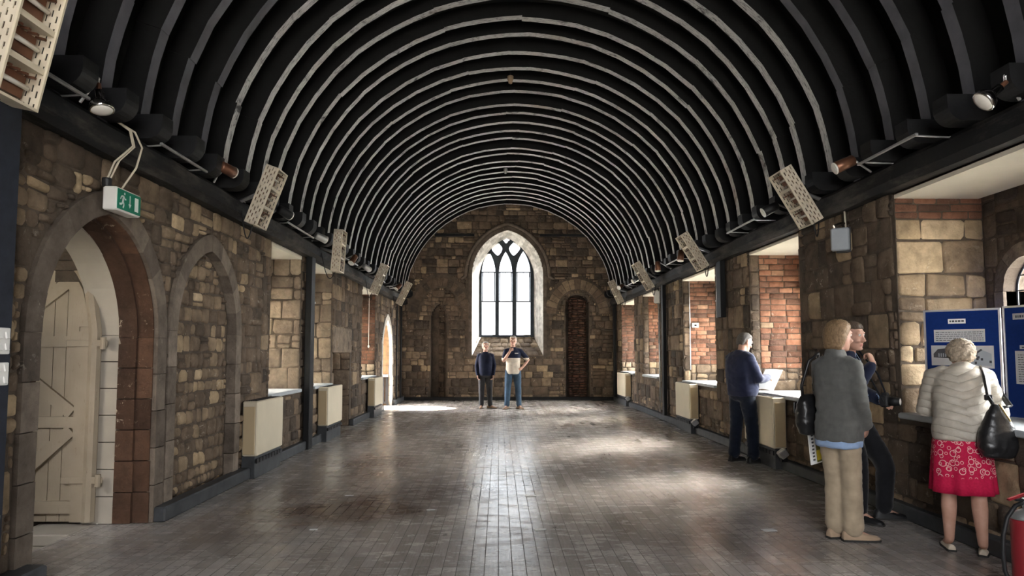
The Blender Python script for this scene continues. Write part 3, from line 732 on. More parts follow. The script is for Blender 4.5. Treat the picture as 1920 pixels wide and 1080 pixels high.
# roof ribs -------------------------------------------------------------------
ORD = 'first second third fourth fifth sixth seventh eighth ninth tenth eleventh twelfth thirteenth fourteenth fifteenth sixteenth seventeenth eighteenth nineteenth twentieth twenty-first twenty-second twenty-third twenty-fourth twenty-fifth twenty-sixth twenty-seventh twenty-eighth twenty-ninth thirtieth thirty-first thirty-second thirty-third thirty-fourth thirty-fifth'.split()
RIBY = [20.72 - .53 * k for k in range(33)]
rr_ = random.Random(3)
for k, y in enumerate(RIBY):
    e = thing('roof_rib', (XC, y, RZ), 'arched black timber roof rib, %s counted from the end window wall' % ORD[k], 'roof rib', 'arched ribs of the barrel roof')
    mb = MB(); n = 22; w = .062
    ja = rr_.uniform(-.02, .02); jb = rr_.uniform(-.03, .03); ph = rr_.uniform(0, 50)
    # the arch is pieced together from short straightish timbers
    knots = [0, .1, .24 + rr_.uniform(-.03, .03), .40 + rr_.uniform(-.03, .03), .5 + rr_.uniform(-.02, .02), .6 + rr_.uniform(-.03, .03), .76 + rr_.uniform(-.03, .03), .9, 1]
    inner = []; 
    for i in range(8):
        m_ = 4
        r0 = rr_.uniform(-.007, .007); r1 = r0 + rr_.uniform(-.009, .009); dy = rr_.uniform(-.008, .008)
        for j in range(m_ + 1):
            f = j / m_; t = pi * (knots[i] + (knots[i + 1] - knots[i]) * f)
            sag = .007 * sin(pi * f)  # timbers are cut straighter than the curve
            rr2 = r0 + (r1 - r0) * f + sag + .006 * mnoise.noise(V((t * 9, ph, 0)))
            inner.append((t, rr2, dy))
    L = []
    for t, r2, dy in inner:
        ww = w + .005 * mnoise.noise(V((t * 7, ph, 5)))
        a0, b0 = RA + ja - r2, RB + jb - r2; a1, b1 = RA + .2, RB + .2
        L.append((ell(a0, b0, t, y - ww + dy), ell(a0, b0, t, y + ww + dy), ell(a1, b1, t, y + ww + dy), ell(a1, b1, t, y - ww + dy)))
    ks = [mb.add(q) for q in L]
    for a, b in zip(ks, ks[1:]):
        for i in range(4):
            mb.cur = 1 if i == 0 else 0
            mb.face([a + i, a + (i + 1) % 4, b + (i + 1) % 4, b + i])
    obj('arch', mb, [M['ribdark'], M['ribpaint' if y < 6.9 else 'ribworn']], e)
    for sg, X in ((1, XL), (-1, XR)):
        mb = MB(); pl = [(-.03, 3.06)]
        ln = .36 + rr_.uniform(-.03, .03); h = .19
        pl += [(ln - .12, 3.06)] + [(ln - .12 + .12 * sin(t), 3.06 + .12 - .12 * cos(t)) for t in [pi / 2 * q / 6 for q in range(1, 7)]] + [(ln, 3.06 + h), (-.03, 3.06 + h)]
        mb.prism(pl, (X, y, 0), V((sg, 0, 0)), ZU, Y1, -.085, .085)
        obj('rib_foot', mb, M['blackpaint'], e)
    # straight strut lying behind the arch
    for sx_ in (-1, 1):
        mb = MB()
        p0 = V((XC + sx_ * (RA + .12), y + .02, RZ + .9)); p1 = V((XC + sx_ * (RA - 1.15), y + .02, RZ + RB - .30))
        mb.tube([p0 + V((0, .12, 0)), p1 + V((0, .12, 0))], .05, 4)
        obj('strut', mb, M['ribdark'], e)
# ------------------------------------------------------------------ plank door
M['doorpaint'] = s = None
s = Nodes('old_cream_door_paint'); p = s.pos()
c = s.ramp(s.noise(p, 3, 5), [(.3, (.28, .225, .16)), (.7, (.36, .295, .215))])
c = s.mix(s.ramp(s.noise(s.pos((9, 9, 2)), 5, 6, .7), [(.62, 0), (.72, .7)]), c, (.16, .10, .06))
M['doorpaint'] = s.bsdf(c, .6, 0, s.noise(s.pos((20, 20, 1.5)), 4, 4), .25, .004)
DX, DYF, DW = -3.42, 5.89, .74
dc = DX - DW
mb = MB(); nb = 7
for i in range(nb):
    u0, u1 = dc + DW * i / nb + .0025, dc + DW * (i + 1) / nb - .0025
    t0, t1 = arch_h(u0, dc, DW, 1.60, 2.44), arch_h(u1, dc, DW, 1.60, 2.44)
    mb.prism([(u0, .03), (u1, .03), (u1, max(t1, 1.6)), (u0, t0)], (0, DYF + .03, 0), X1, ZU, -Y1, -.014, .014)
door = struct('door_1', mb, M['doorpaint'], label='cream painted ledged plank door leaf standing open in the left arch')
def dpart(name, pl, d0=.015, d1=.045, mat='doorpaint'):
    m_ = MB(); m_.prism(pl, (0, DYF + .03, 0), X1, ZU, -Y1, d0, d1); return struct(name, m_, M[mat], door)
dpart('stile', [(DX - .11, .03), (DX, .03), (DX, 1.6), (DX - .11, 1.6)])
arc = [(u, arch_h(u, dc, DW, 1.60, 2.44)) for u in [dc + DW * (1 - .999 * k / 10) - 1e-3 for k in range(11)]]
arc2 = [(u, arch_h(u, dc, DW - .10, 1.60, 2.33)) for u in [dc + (DW - .10) * (1 - .999 * k / 10) - 1e-3 for k in range(11)]]
mb = MB()
for k in range(10): mb.prism([arc[k], arc[k + 1], arc2[k + 1], arc2[k]], (0, DYF + .03, 0), X1, ZU, -Y1, .015, .045)
struct('curved_rail', mb, M['doorpaint'], door)
for z0, z1 in ((.10, .20), (.80, .89), (1.47, 1.56)): dpart('ledge', [(dc, z0), (DX - .11, z0), (DX - .11, z1), (dc, z1)])
def brace(x0, z0, x1, z1, w=.10):
    d = V((x1 - x0, z1 - z0)).normalized(); n_ = V((-d.y, d.x)) * w / 2
    dpart('brace', [(x0 - n_.x, z0 - n_.y), (x1 - n_.x, z1 - n_.y), (x1 + n_.x, z1 + n_.y), (x0 + n_.x, z0 + n_.y)], .014, .043)
brace(dc, .22, DX - .13, .78); brace(dc, 1.40, DX - .13, .92); brace(dc + .02, 1.60, DX - .22, 2.0)
for z in (.37, 1.50):
    mb = MB(); mb.box((DX - .02, DYF - .02, z), (.34, .012, .055), bev=.005); mb.tube([(DX + .12, DYF - .03, z - .05), (DX + .12, DYF - .03, z + .05)], .022, 10)
    h_ = struct('strap_hinge', mb, M['doorpaint'], door)
mb = MB(); mb.tube([(DX + .03, DYF + .01, .03), (DX + .03, DYF + .01, 1.6)] + [(DX + .05 - .0 - q[0] * 0 + (q[0] - DX), DYF + .01, q[1] + .02) for q in arc[1:8]], .05, 8)
struct('door_post', mb, M['doorpaint'], door)

# slatted gate in the far doorway
e = thing('slatted_gate', (-3.3, EXIT[0] + EXIT[1] - .06, 0), 'dark slatted low gate standing in the far left doorway', 'gate')
mb = MB(); mb.box((-3.32, EXIT[0] + EXIT[1] - .05, .80), (.66, .05, .06)); obj('top_rail', mb, M['steel'], e)
mb = MB(); mb.box((-3.32, EXIT[0] + EXIT[1] - .05, .08), (.66, .04, .06)); obj('bottom_rail', mb, M['blackmetal'], e)
for k in range(6):
    mb = MB(); mb.box((-3.03 - .1 * k, EXIT[0] + EXIT[1] - .05, .43), (.07, .025, .66)); obj('slat', mb, M['blackmetal'], e)
for z in (.0,):
    mb = MB(); mb.box((-3.01, EXIT[0] + EXIT[1] - .05, .025), (.05, .05, .05)); obj('foot', mb, M['blackmetal'], e)

# ------------------------------------------------------------------ convector heaters
def heater(sg, X, xf, y0, y1, label, tabs=True):
    """cabinet heater standing against a side wall: xf = x of its front"""
    e = thing('convector_heater', (xf, (y0 + y1) / 2, 0), label, 'heater', 'convector heaters along the walls')
    dep = .17; xb = xf - sg * dep; zc, zt = .25, .87; yc = (y0 + y1) / 2; ln = y1 - y0
    mb = MB(); mb.box((xf - sg * dep / 2, yc, (zc + zt) / 2), (dep, ln, zt - zc), bev=.012); obj('casing', mb, M['cream'], e)
    for yy in (y0 - .003, y1 + .003):
        mb = MB(); mb.box((xf - sg * dep / 2 - sg * .006, yy, (zc + zt) / 2 - .02), (dep - .04, .012, zt - zc - .08), bev=.004); obj('end_panel', mb, M['creamside'], e, label='tan end panel')
    mb = MB()
    for k in range(5): mb.box((xf - sg * (.035 + .026 * k), yc, zt + .001), (.012, ln - .08, .008))
    obj('top_grille', mb, M['blackmetal'], e)
    mb = MB(); mb.box((xf - sg * (dep / 2 + .012), yc, zc / 2), (dep - .02, ln - .01, zc), bev=.004); obj('plinth', mb, M['ductpaint'], e)
    mb = MB()
    for k in range(9): mb.box((xf - sg * .004, y0 + ln * (k + .5) / 9, .195), (.012, ln / 9 - .02, .05))
    obj('air_grille', mb, M['blackmetal'], e)
    w_ = abs(xb - X)
    mb = MB(); Xb = X + sg * .05; mb.box(((xb + Xb) / 2, yc, .42), (abs(xb - Xb) + .002, ln - .02, .84)); obj('backing_board', mb, M['blackpaint'], e)
heater(1, XL, -2.735, 7.99, 8.93, 'cream convector heater nearest on the left, before the black post')
heater(1, XL, -2.73, 11.26, 12.26, 'cream convector heater on the left just past the black post')
heater(1, XL, -2.71, 15.4, 16.4, 'cream convector heater on the left beside the sunlit far doorway')
heater(-1, XR, 3.36, 8.51, 9.5, 'cream convector heater behind the man reading a paper')
heater(-1, XR, 3.36, 12.25, 13.2, 'cream convector heater under the brick bay left of the man reading')
heater(-1, XR, 3.36, 18.5, 19.7, 'cream convector heater in the far right corner by the end wall')

# small box lamps standing on the skirting by the right hand heaters
for y, lb in ((8.33, 'small tilted metal box lamp on the floor by the heater behind the reading man'), (12.05, 'small tilted metal box lamp by the heater left of the reading man'), (18.3, 'small tilted metal box lamp by the far right corner heater')):
    e = thing('box_lamp', (3.40, y, .125), lb, 'lamp', 'box lamps on the right skirting')
    ax = (V((.8, 0, .6)), V((0, 1, 0)), V((-.6, 0, .8)))
    mb = MB(); mb.box((3.40, y, .215), (.10, .10, .09), ax, bev=.008); obj('housing', mb, M['steel'], e)
    mb = MB(); mb.box(V((3.40, y, .215)) + ax[2] * .047, (.08, .075, .006), ax); obj('lens', mb, M['lamp_glass'], e)
    mb = MB(); mb.box((3.41, y, .145), (.07, .05, .05)); obj('bracket', mb, M['blackmetal'], e)

# ------------------------------------------------------------------ three-cell floodlights
def floodlight(sg, c, tilt, label):
    """sg=+1 on the left wall; leans its head out over the room"""
    c = V(c); t = radians(tilt)
    a = V((sg * sin(t), 0, cos(t))); nrm = V((sg * cos(t), 0, -sin(t))); b = V((0, 1, 0))
    e = thing('floodlight', c, label, 'floodlight', 'slotted three cell floodlights along the wall plates')
    L, Wd, D, th = .64, .30, .13, .006
    mb = MB(); ax = (a, b, nrm)
    B = lambda m, ca, cb, cn, da, db, dn: m.box(c + a * ca + b * cb + nrm * cn, (da, db, dn), ax)
    B(mb, 0, 0, -D / 2, L, Wd, th)
    for s_ in (-1, 1): B(mb, s_ * (L / 2 - th / 2), 0, 0, th, Wd, D)
    # sides with rows of slots cut right through, built as strips between the slots
    for s_ in (-1, 1):
        y_ = s_ * (Wd / 2 - th / 2); zz = [-D / 2]
        for k in range(4): zz += [-D / 2 + .018 + .028 * k, -D / 2 + .018 + .028 * k + .010]
        zz.append(D / 2)
        for k in range(9):
            if k % 2 == 0: B(mb, 0, y_, (zz[k] + zz[k + 1]) / 2, L, th, zz[k + 1] - zz[k])
            else:
                x_ = -L / 2 + (.0 if k % 4 == 1 else -.03)
                while x_ < L / 2:
                    x0_, x1_ = max(x_, -L / 2), min(x_ + .032, L / 2)
                    if x1_ - x0_ > .004: B(mb, (x0_ + x1_) / 2, y_, (zz[k] + zz[k + 1]) / 2, x1_ - x0_, th, zz[k + 1] - zz[k])
                    x_ += .07
    obj('casing', mb, M['slotted'], e)
    mb = MB()
    for s_ in (-1, 1): B(mb, s_ * (L / 2 - .006), 0, D / 2, .014, Wd + .004, .012); B(mb, 0, s_ * (Wd / 2 - .006), D / 2, L, .014, .012)
    obj('rim', mb, M['cream'], e)
    for s_ in (-1, 1):
        mb = MB(); B(mb, s_ * L / 6, 0, .005, .03, Wd - .02, D - .02); obj('divider', mb, M['cream'], e)
    for k in (-1, 0, 1):
        mb = MB(); B(mb, k * L / 3, 0, -D / 2 + .03, .12, Wd - .06, .045)
        for q in range(4): B(mb, k * L / 3 + .055, -.09 + .06 * q, .03, .012, .02, .05)
        el = obj('lamp_cell', mb, M['copper'], e)
        m2 = MB(); m2.tube([c + a * (k * L / 3) + b * y_ + nrm * .005 for y_ in (-.12, .12)], .014, 8); obj('tube', m2, M['lamp_glass'], el, smooth=True)
    rail = V((XL + .31, c.y, 3.06)) if sg > 0 else V((XR - .46, c.y, 3.06))
    back = c - nrm * (D / 2)
    base = V((XL + .17 if sg > 0 else XR - .17, c.y + .12, 3.04))
    mb = MB(); mb.tube([back, back - nrm * .06 + V((0, .04, 0)), base], .022, 8); obj('arm', mb, M['steel'], e)
    mb = MB(); p0 = c - a * L / 2 - nrm * .03; q = [p0 + (base - p0) * f + V((0, 0, -.26 * sin(pi * f))) for f in [i / 12 for i in range(13)]]; mb.tube(q, .007, 6); obj('flex', mb, M['black_soft'], e, smooth=True)
for k, (y, z, t) in enumerate(((3.5, 3.02, 12), (7.26, 3.05, 20), (10.6, 2.97, 4), (14.2, 2.93, 22), (17.9, 2.95, 26))):
    floodlight(1, (-2.45, y, z), t, ['slotted cream floodlight cropped at the top left above the dark board', 'slotted cream floodlight above the blocked arch', 'slotted cream floodlight above the second left bay, hanging upright', 'slotted cream floodlight above the third left bay', 'slotted cream floodlight nearest the end wall on the left'][k])
for k, (y, z, t) in enumerate(((7.05, 3.03, 30), (10.9, 3.03, 32), (14.67, 3.06, 30), (18.1, 3.02, 24))):
    floodlight(-1, (3.08, y, z), t, ['slotted cream floodlight nearest on the right, beside the grey wall box', 'slotted cream floodlight above the short hanging black post', 'slotted cream floodlight above the far brick bay on the right', 'slotted cream floodlight nearest the end wall on the right'][k])

# conduits clipped along the rib feet
def conduit(sg, y0, y1, label):
    X = XL + .30 if sg > 0 else XR - .45
    e = thing('conduit_rail', (X, (y0 + y1) / 2, 3.06), label, 'rail', 'lighting rails on the wall plates')
    mb = MB(); mb.box((X, (y0 + y1) / 2, 3.045), (.022, y1 - y0, .02), bev=.003); obj('rail', mb, M['steel'], e)
    for yy in (y0 + .06, y1 - .06):
        mb = MB(); Xw = XL + .12 if sg > 0 else XR - .12
        mb.tube([(X, yy, 3.05), (Xw, yy, 3.04)], .007, 6); obj('clip', mb, M['steel'], e)
nL = ['over the dark board', 'over the blocked arch', 'over the first left bay', 'over the second left bay', 'over the low recess', 'over the sunlit doorway']
for k, (a, b) in enumerate(((3.7, 4.40), (5.35, 6.2), (8.6, 9.8), (11.2, 12.9), (15.0, 16.0), (16.9, 17.6))): conduit(1, a, b, 'thin grey lighting rail on the left plate ' + nL[k])
for k, (a, b) in enumerate(((5.0, 5.85), (8.3, 9.3), (11.8, 12.7), (15.65, 16.7))): conduit(-1, a, b, 'thin grey lighting rail on the right plate ' + ['beside the nearest bay', 'over the bay with the reading man', 'over the third bay', 'near the end wall'][k])

# spotlights
def spot(kind, sg, c, d, label):
    c = V(c); d = V(d).normalized()
    e = thing('spotlight', c, label, 'spotlight', 'spotlights on the wall plates')
    Xr = XL + .20 if sg > 0 else XR - .20
    if kind == 'par':
        mb = MB(); mb.smooth = True
        mb.lathe(c - d * .12, d, [(0, .024), (.002, .027), (.06, .027), (.065, .03), (.10, .066), (.128, .074), (.142, .074), (.145, .068)], 24); obj('lamp_body', mb, M['chrome'], e)
        mb = MB(); mb.smooth = True; mb.lathe(c + d * .02, d, [(0, .066), (.006, .062), (.014, .035), (.017, .001)], 24); obj('lens', mb, M['lamp_glass'], e)
        mb = MB(); mb.lathe(c - d * .17, d, [(0, .016), (.05, .016)], 12); obj('lamp_holder', mb, M['copper'], e)
        st = c - d * .16
    else:
        m_ = {'brown': 'copper', 'black': 'black_soft', 'steel': 'steel'}[kind]
        mb = MB(); mb.smooth = True; mb.lathe(c - d * .11, d, [(0, .03), (.012, .05), (.18, .056), (.185, .05)], 20); obj('lamp_body', mb, M[m_], e)
        mb = MB(); mb.smooth = True; mb.lathe(c + d * .068, d, [(0, .052), (.014, .058), (.018, .05), (.012, .04), (.010, .001)], 20); obj('lens', mb, M['lamp_glass'], e)
        st = c - d * .06
    mb = MB(); mb.tube([st, st + V((0, 0, .05)), V((Xr, c.y + .05, 3.05))], .011, 6); obj('bracket', mb, M['steel'], e)
SL = [('par', (-2.56, 4.42, 3.0), (.25, -.15, -1), 'chrome reflector spotlight at the upper left near the exit sign'),
      ('brown', (-2.58, 6.55, 3.16), (.3, 1, -.1), 'brown cylinder spotlight left of the floodlight above the blocked arch'),
      ('black', (-2.52, 8.15, 3.07), (.5, .9, -.3), 'black cylinder spotlight right of the floodlight above the blocked arch'),
      ('steel', (-2.58, 10.05, 3.09), (.6, .8, -.25), 'grey cylinder spotlight left of the upright floodlight'),
      ('brown', (-2.55, 12.1, 3.04), (-.3, -.5, -.7), 'copper brown spotlight right of the upright floodlight'),
      ('steel', (-2.55, 13.4, 3.06), (.4, .9, -.3), 'grey cylinder spotlight left of the floodlight above the third bay'),
      ('brown', (-2.5, 17.2, 3.05), (-.5, -.5, -.6), 'copper spotlight beside the farthest left floodlight')]
for k, c, d, lb in SL: spot(k, 1, c, d, lb)
SRt = [('par', (3.10, 4.26, 3.03), (-.75, .1, -.65), 'chrome reflector spotlight at the upper right edge'),
       ('brown', (3.08, 6.05, 3.1), (-.9, .1, -.4), 'brown cylinder spotlight right of the nearest right floodlight'),
       ('black', (3.08, 7.75, 3.05), (-.85, .1, -.45), 'black cylinder spotlight left of the nearest right floodlight'),
       ('brown', (3.08, 11.6, 3.05), (-.15, -.1, -1), 'copper spotlight pointing down left of the middle right floodlight'),
       ('brown', (3.08, 13.3, 3.08), (.0, -.1, -1), 'brown spotlight pointing down right of the third right floodlight'),
       ('steel', (3.06, 15.4, 3.05), (-.8, -.2, -.5), 'grey spotlight left of the third right floodlight'),
       ('brown', (3.06, 17.3, 3.08), (-.6, -.6, -.4), 'copper spotlight beside the farthest right floodlight')]
for k, c, d, lb in SRt: spot(k, -1, c, d, lb)

# ------------------------------------------------------------------ exit sign
sy0, sy1, sz0, sz1, sxf = 4.975, 5.315, 2.45, 2.62, -2.75
e = thing('exit_sign', (-2.8, 5.14, 2.45), 'green and white running man exit sign above the door arch', 'sign')
mb = MB(); mb.box((-2.80, 5.145, 2.535), (.10, .34, .17), bev=.008); obj('sign_box', mb, M['white'], e)
mb = MB(); mb.box((sxf + .002, 5.145, 2.535), (.006, .315, .145)); fc = obj('sign_face', mb, M['green'], e)
mb = MB(); q = lambda u, v: (sxf + .0065, sy0 + .017 + u * .30, sz0 + .015 + v * .14)
def stroke(pts, w):
    for a, b in zip(pts, pts[1:]):
        d = V((b[0] - a[0], (b[1] - a[1]) * .467)).normalized(); n_ = (-d.y * w / .30, d.x * w / .14)
        mb.poly([q(a[0] - n_[0], a[1] - n_[1]), q(b[0] - n_[0], b[1] - n_[1]), q(b[0] + n_[0], b[1] + n_[1]), q(a[0] + n_[0], a[1] + n_[1])])
mb.poly([q(.27 + .032 * cos(t), .84 + .072 * sin(t)) for t in [2 * pi * i / 14 for i in range(14)]])
stroke([(.235, .72), (.20, .42)], .012); stroke([(.20, .44), (.255, .26), (.21, .08)], .0075); stroke([(.20, .44), (.15, .26), (.05, .24)], .0075)
stroke([(.235, .70), (.30, .55), (.345, .58)], .006); stroke([(.22, .70), (.13, .66), (.09, .5)], .006)
obj('running_man', mb, M['signwhite'], fc); mb = MB()
stroke([(.52, .85), (.52, .30)], .006); mb.poly([q(.45, .40), q(.52, .18), q(.59, .40)])
obj('arrow', mb, M['signwhite'], fc); mb = MB(); mb.poly([q(.74, .12), q(.92, .12), q(.92, .86), q(.74, .86)])
obj('doorway_symbol', mb, M['signwhite'], fc)
mb = MB(); mb.lathe((-2.83, 4.99, 2.62), ZU, [(0, .03), (.05, .034), (.06, .03)], 12); obj('gland', mb, M['black_soft'], e)
for pts in ([(-2.83, 4.985, 2.66), (-2.78, 4.99, 2.80), (-2.68, 5.04, 2.93), (-2.68, 4.99, 3.03), (-2.76, 4.93, 3.09)], [(-2.82, 5.0, 2.66), (-2.77, 5.03, 2.82), (-2.68, 5.06, 2.93), (-2.68, 5.0, 3.04), (-2.76, 4.95, 3.09)], [(-2.80, 5.12, 2.62), (-2.72, 5.17, 2.80), (-2.67, 5.15, 2.95), (-2.68, 5.06, 3.04), (-2.76, 4.98, 3.09)]):
    sm = []
    for i in range(len(pts) - 1):
        for f in (0, .33, .66): sm.append(V(pts[i]).lerp(V(pts[i + 1]), f))
    sm.append(V(pts[-1])); mb = MB(); mb.tube(sm, .0075, 6); obj('cable', mb, M['cable'], e, smooth=True)

# dark board pilaster with switches
e = thing('board_pilaster', (-2.83, 3.2, 0), 'tall blue black boarded pilaster at the left edge', 'board')
mb = MB(); mb.box((XL + .13, 3.03, TOP / 2 - .02), (.16, 1.8, TOP - .04), bev=.006); obj('boarding', mb, M['navyboard'], e)
for i, (z, lb) in enumerate(((1.485, 'upper white switch plate on the dark board'), (1.305, 'lower white switch plate on the dark board'))):
    w = thing('switch_plate', (XL + .215, 3.79, z), lb, 'switch', 'switch plates on the dark board')
    mb = MB(); mb.box((XL + .218, 3.79, z), (.014, .22, .145 if i == 0 else .125), bev=.004); obj('plate', mb, M['white'], w)
    for r_ in range(2):
        for k in range(4):
            mb = MB(); mb.box((XL + .229, 3.712 + .052 * k, z + .032 - .064 * r_), (.01, .022, .038), (V((.97, 0, .24)), Y1, V((-.24, 0, .97)))); obj('rocker', mb, M['white'], w)
w = thing('socket_outlet', (XL + .215, 3.84, .50), 'white socket outlet low on the dark board', 'socket')
mb = MB(); mb.box((XL + .218, 3.84, .50), (.014, .1, .085), bev=.004); obj('plate', mb, M['white'], w)
mb = MB(); mb.box((XL + .227, 3.84, .515), (.006, .03, .02)); obj('switch', mb, M['grey'], w)

# posts and pipes
def post(name, x0, x1, y0, y1, z0, z1, lb, mat='blackpaint', pipe=None):
    e = thing(name, ((x0 + x1) / 2, (y0 + y1) / 2, z0), lb, 'post')
    mb = MB(); mb.box(((x0 + x1) / 2, (y0 + y1) / 2, (z0 + z1) / 2), (abs(x1 - x0), y1 - y0, z1 - z0), bev=.006); obj('boxing', mb, M[mat], e)
    if pipe:
        px_, py_, pz0 = pipe; mb = MB(); mb.tube([(px_, py_, pz0), (px_, py_, z1)], .016, 10); obj('pipe', mb, M['steel'], e, smooth=True)
        for z in (pz0 + (z1 - pz0) * .3, pz0 + (z1 - pz0) * .75):
            mb = MB(); mb.box((px_, py_, z), (.045, .045, .03), bev=.004); obj('pipe_clip', mb, M['steel'], e)
post('boxed_post', XL + .05, XL + .14, 10.36, 10.56, .0, TOP, 'tall black boxed post on the left between the first two bays', pipe=(XL + .11, 10.60, .12))
post('hanging_post', XR - .13, XR - .05, 10.62, 10.82, 1.97, TOP, 'short black post hanging from the right plate beside the brick bay', pipe=(XR - .11, 10.86, 1.97))
post('boxed_post', XR - .12, XR - .05, 14.45, 14.6, .12, TOP, 'thin black post on the right pier below the wall speaker', pipe=(XR - .02, 15.2, .13))
post('corner_post', XR - .14, XR - .05, 20.6, 20.72, .12, TOP, 'black corner post at the right end of the end wall')
post('corner_post', XL + .05, XL + .10, 20.3, 20.38, .12, TOP, 'thin dark pipe boxing in the left end corner')
post('corner_post', XL + .05, XL + .09, 19.55, 19.6, .12, TOP, 'thin dark pipe boxing right of the sunlit doorway')

# wall boxes on the right
def wallbox(c, d, lb, name, m_='grey'):
    c = V(c); e = thing(name, c, lb, 'wall unit')
    ax = (V((.85, -.52, 0)).normalized(), V((.52, .85, 0)).normalized(), ZU)
    mb = MB(); mb.box(c, d, ax, bev=.012); obj('housing', mb, M[m_], e)
    mb = MB(); mb.box(c + ax[1] * .05 + V((.03, 0, 0)), (d[0] * .8, .08, d[2] * 1.1), ax); obj('back_plate', mb, M['blackmetal'], e)
    mb = MB(); mb.tube([c + V((-.06, 0, d[2] / 2 + .015)), c + V((.0, 0, d[2] / 2 + .04)), c + V((.10, .02, d[2] / 2 + .06))], .018, 8); obj('bracket', mb, M['chrome'], e)
    mb = MB(); q = [c + V((.06, 0, d[2] / 2)), c + V((.05, 0, d[2] / 2 + .2)), c + V((.01, 0, d[2] / 2 + .27)), c + V((.0, 0, d[2] / 2 + .36))]; mb.tube(q, .009, 6); obj('cable', mb, M['cable'], e)
wallbox((3.44, 6.86, 2.56), (.17, .06, .23), 'pale grey wall lamp box beside the nearest bay on the right', 'emergency_light')
wallbox((3.42, 14.85, 2.62), (.13, .10, .26), 'small white wall speaker on the thin black post', 'wall_speaker', 'white')

# ------------------------------------------------------------------ display boards on the nearest sill
def board(p0, p1, z0, z1, lb, name='display_board'):
    p0, p1 = V((p0[0], p0[1], 0)), V((p1[0], p1[1], 0)); d = (p1 - p0).normalized(); n_ = V((d.y, -d.x, 0))
    if n_.y > 0: n_ = -n_
    e = thing(name, (p0 + p1) / 2 + V((0, 0, z0)), lb, 'display board')
    L = (p1 - p0).length; c = (p0 + p1) / 2 + V((0, 0, (z0 + z1) / 2)); ax = (d, n_, ZU)
    mb = MB(); mb.box(c, (L - .02, .022, z1 - z0 - .02), ax); obj('felt_panel', mb, M['blue'], e)
    mb = MB(); h = z1 - z0
    for s_ in (-1, 1): mb.box(c + d * s_ * (L / 2 - .008), (.016, .03, h), ax); mb.box(c + ZU * s_ * (h / 2 - .008), (L, .03, .016), ax)
    obj('edge_frame', mb, M['alu'], e)
    def P(u, v, o): return p0 + d * (u * L) + V((0, 0, z0 + v * h)) + n_ * (.011 + o)
    def sheet(u0, u1, v0, v1, mat, nm, lb2=None):
        m_ = MB(); m_.hexa([P(u0, v0, 0), P(u1, v0, 0), P(u1, v1, 0), P(u0, v1, 0), P(u0, v0, .003), P(u1, v0, .003), P(u1, v1, .003), P(u0, v1, .003)])
        return obj(nm, m_, M[mat], e, lb2)
    def lines(sh, u0, u1, rows, hgt=.006, seed=1):
        m_ = MB(); r_ = random.Random(seed)
        for v in rows:
            u = u0
            while u < u1 - .01:
                w_ = min(r_.uniform(.012, .05), u1 - u); m_.poly([P(u, v, .0042), P(u + w_, v, .0042), P(u + w_, v + hgt, .0042), P(u, v + hgt, .0042)]); u += w_ + .010
        obj('print', m_, M['ink'], sh)
    return e, P, sheet, lines
e, P, sheet, lines = board((3.725, 6.0), (4.13, 5.62), .89, 1.79, 'left blue display board with a title strip and two old photographs')
sh = sheet(.33, .56, .865, .91, 'paper', 'title_strip'); lines(sh, .35, .54, [.88], .016, 3)
sh = sheet(.135, .80, .69, .81, 'greypaper', 'text_sheet'); lines(sh, .16, .78, [.705 + .019 * k for k in range(5)], .006, 5)
sh = sheet(.09, .37, .47, .66, 'greypaper', 'photo_print')
m_ = MB(); m_.poly([P(u, v, .0042) for u, v in ((.12, .545), (.31, .54), (.315, .635), (.18, .625), (.12, .58))]); obj('barn_picture', m_, M['ink'], sh)
m_ = MB()
for k in range(4): m_.poly([P(u, v, .0046) for u, v in ((.185 + .03 * k, .55), (.20 + .03 * k, .55), (.20 + .03 * k, .585), (.185 + .03 * k, .585))])
obj('light_openings', m_, M['grey'], sh)
sh = sheet(.49, .90, .445, .655, 'greypaper', 'photo_print')
m_ = MB(); r_ = random.Random(8)
m_.poly([P(u, v, .0042) for u, v in ((.52, .47), (.87, .47), (.87, .58), (.74, .62), (.52, .53))])
obj('house_picture', m_, M['grey'], sh)
m_ = MB()
for k in range(16):
    u, v = r_.uniform(.54, .84), r_.uniform(.475, .57); m_.poly([P(u, v, .0046), P(u + .03, v, .0046), P(u + .03, v + .022, .0046), P(u, v + .022, .0046)])
m_.poly([P(u, v, .0047) for u, v in ((.54, .535), (.74, .625), (.76, .615), (.56, .52))]); obj('dark_detail', m_, M['ink'], sh)
sh = sheet(.17, .28, .375, .415, 'paper', 'caption_strip'); lines(sh, .18, .27, [.387], .012, 2)
sheet(.66, .78, .375, .415, 'ltblue', 'caption_strip', 'pale blue caption strip')
sh = sheet(.2, .8, .1, .32, 'greypaper', 'text_sheet'); lines(sh, .23, .77, [.12 + .02 * k for k in range(9)], .006, 15)
e, P, sheet, lines = board((4.145, 5.60), (4.235, 4.95), .89, 1.80, 'right blue display board cut off by the picture edge')
sh = sheet(.14, .62, .875, .93, 'greypaper', 'title_strip'); lines(sh, .18, .58, [.89], .022, 4)
m_ = MB(); m_.prism([(cos(t) * .085, sin(t) * .085) for t in [2 * pi * i / 24 for i in range(24)]], P(.42, .765, 0), (P(1, 0, 0) - P(0, 0, 0)).normalized(), ZU, (P(0, 0, 1) - P(0, 0, 0)).normalized(), 0, .003)
ph_ = obj('round_photo', m_, M['greypaper'], e); m_ = MB(); m_.prism([(cos(t) * .05, sin(t) * .045) for t in [2 * pi * i / 16 for i in range(16)]], P(.43, .75, .0032), (P(1, 0, 0) - P(0, 0, 0)).normalized(), ZU, (P(0, 0, 1) - P(0, 0, 0)).normalized(), 0, .001); obj('portrait', m_, M['ink'], ph_)
sh = sheet(.22, .7, .615, .65, 'greypaper', 'caption_strip'); lines(sh, .25, .66, [.624], .012, 5)
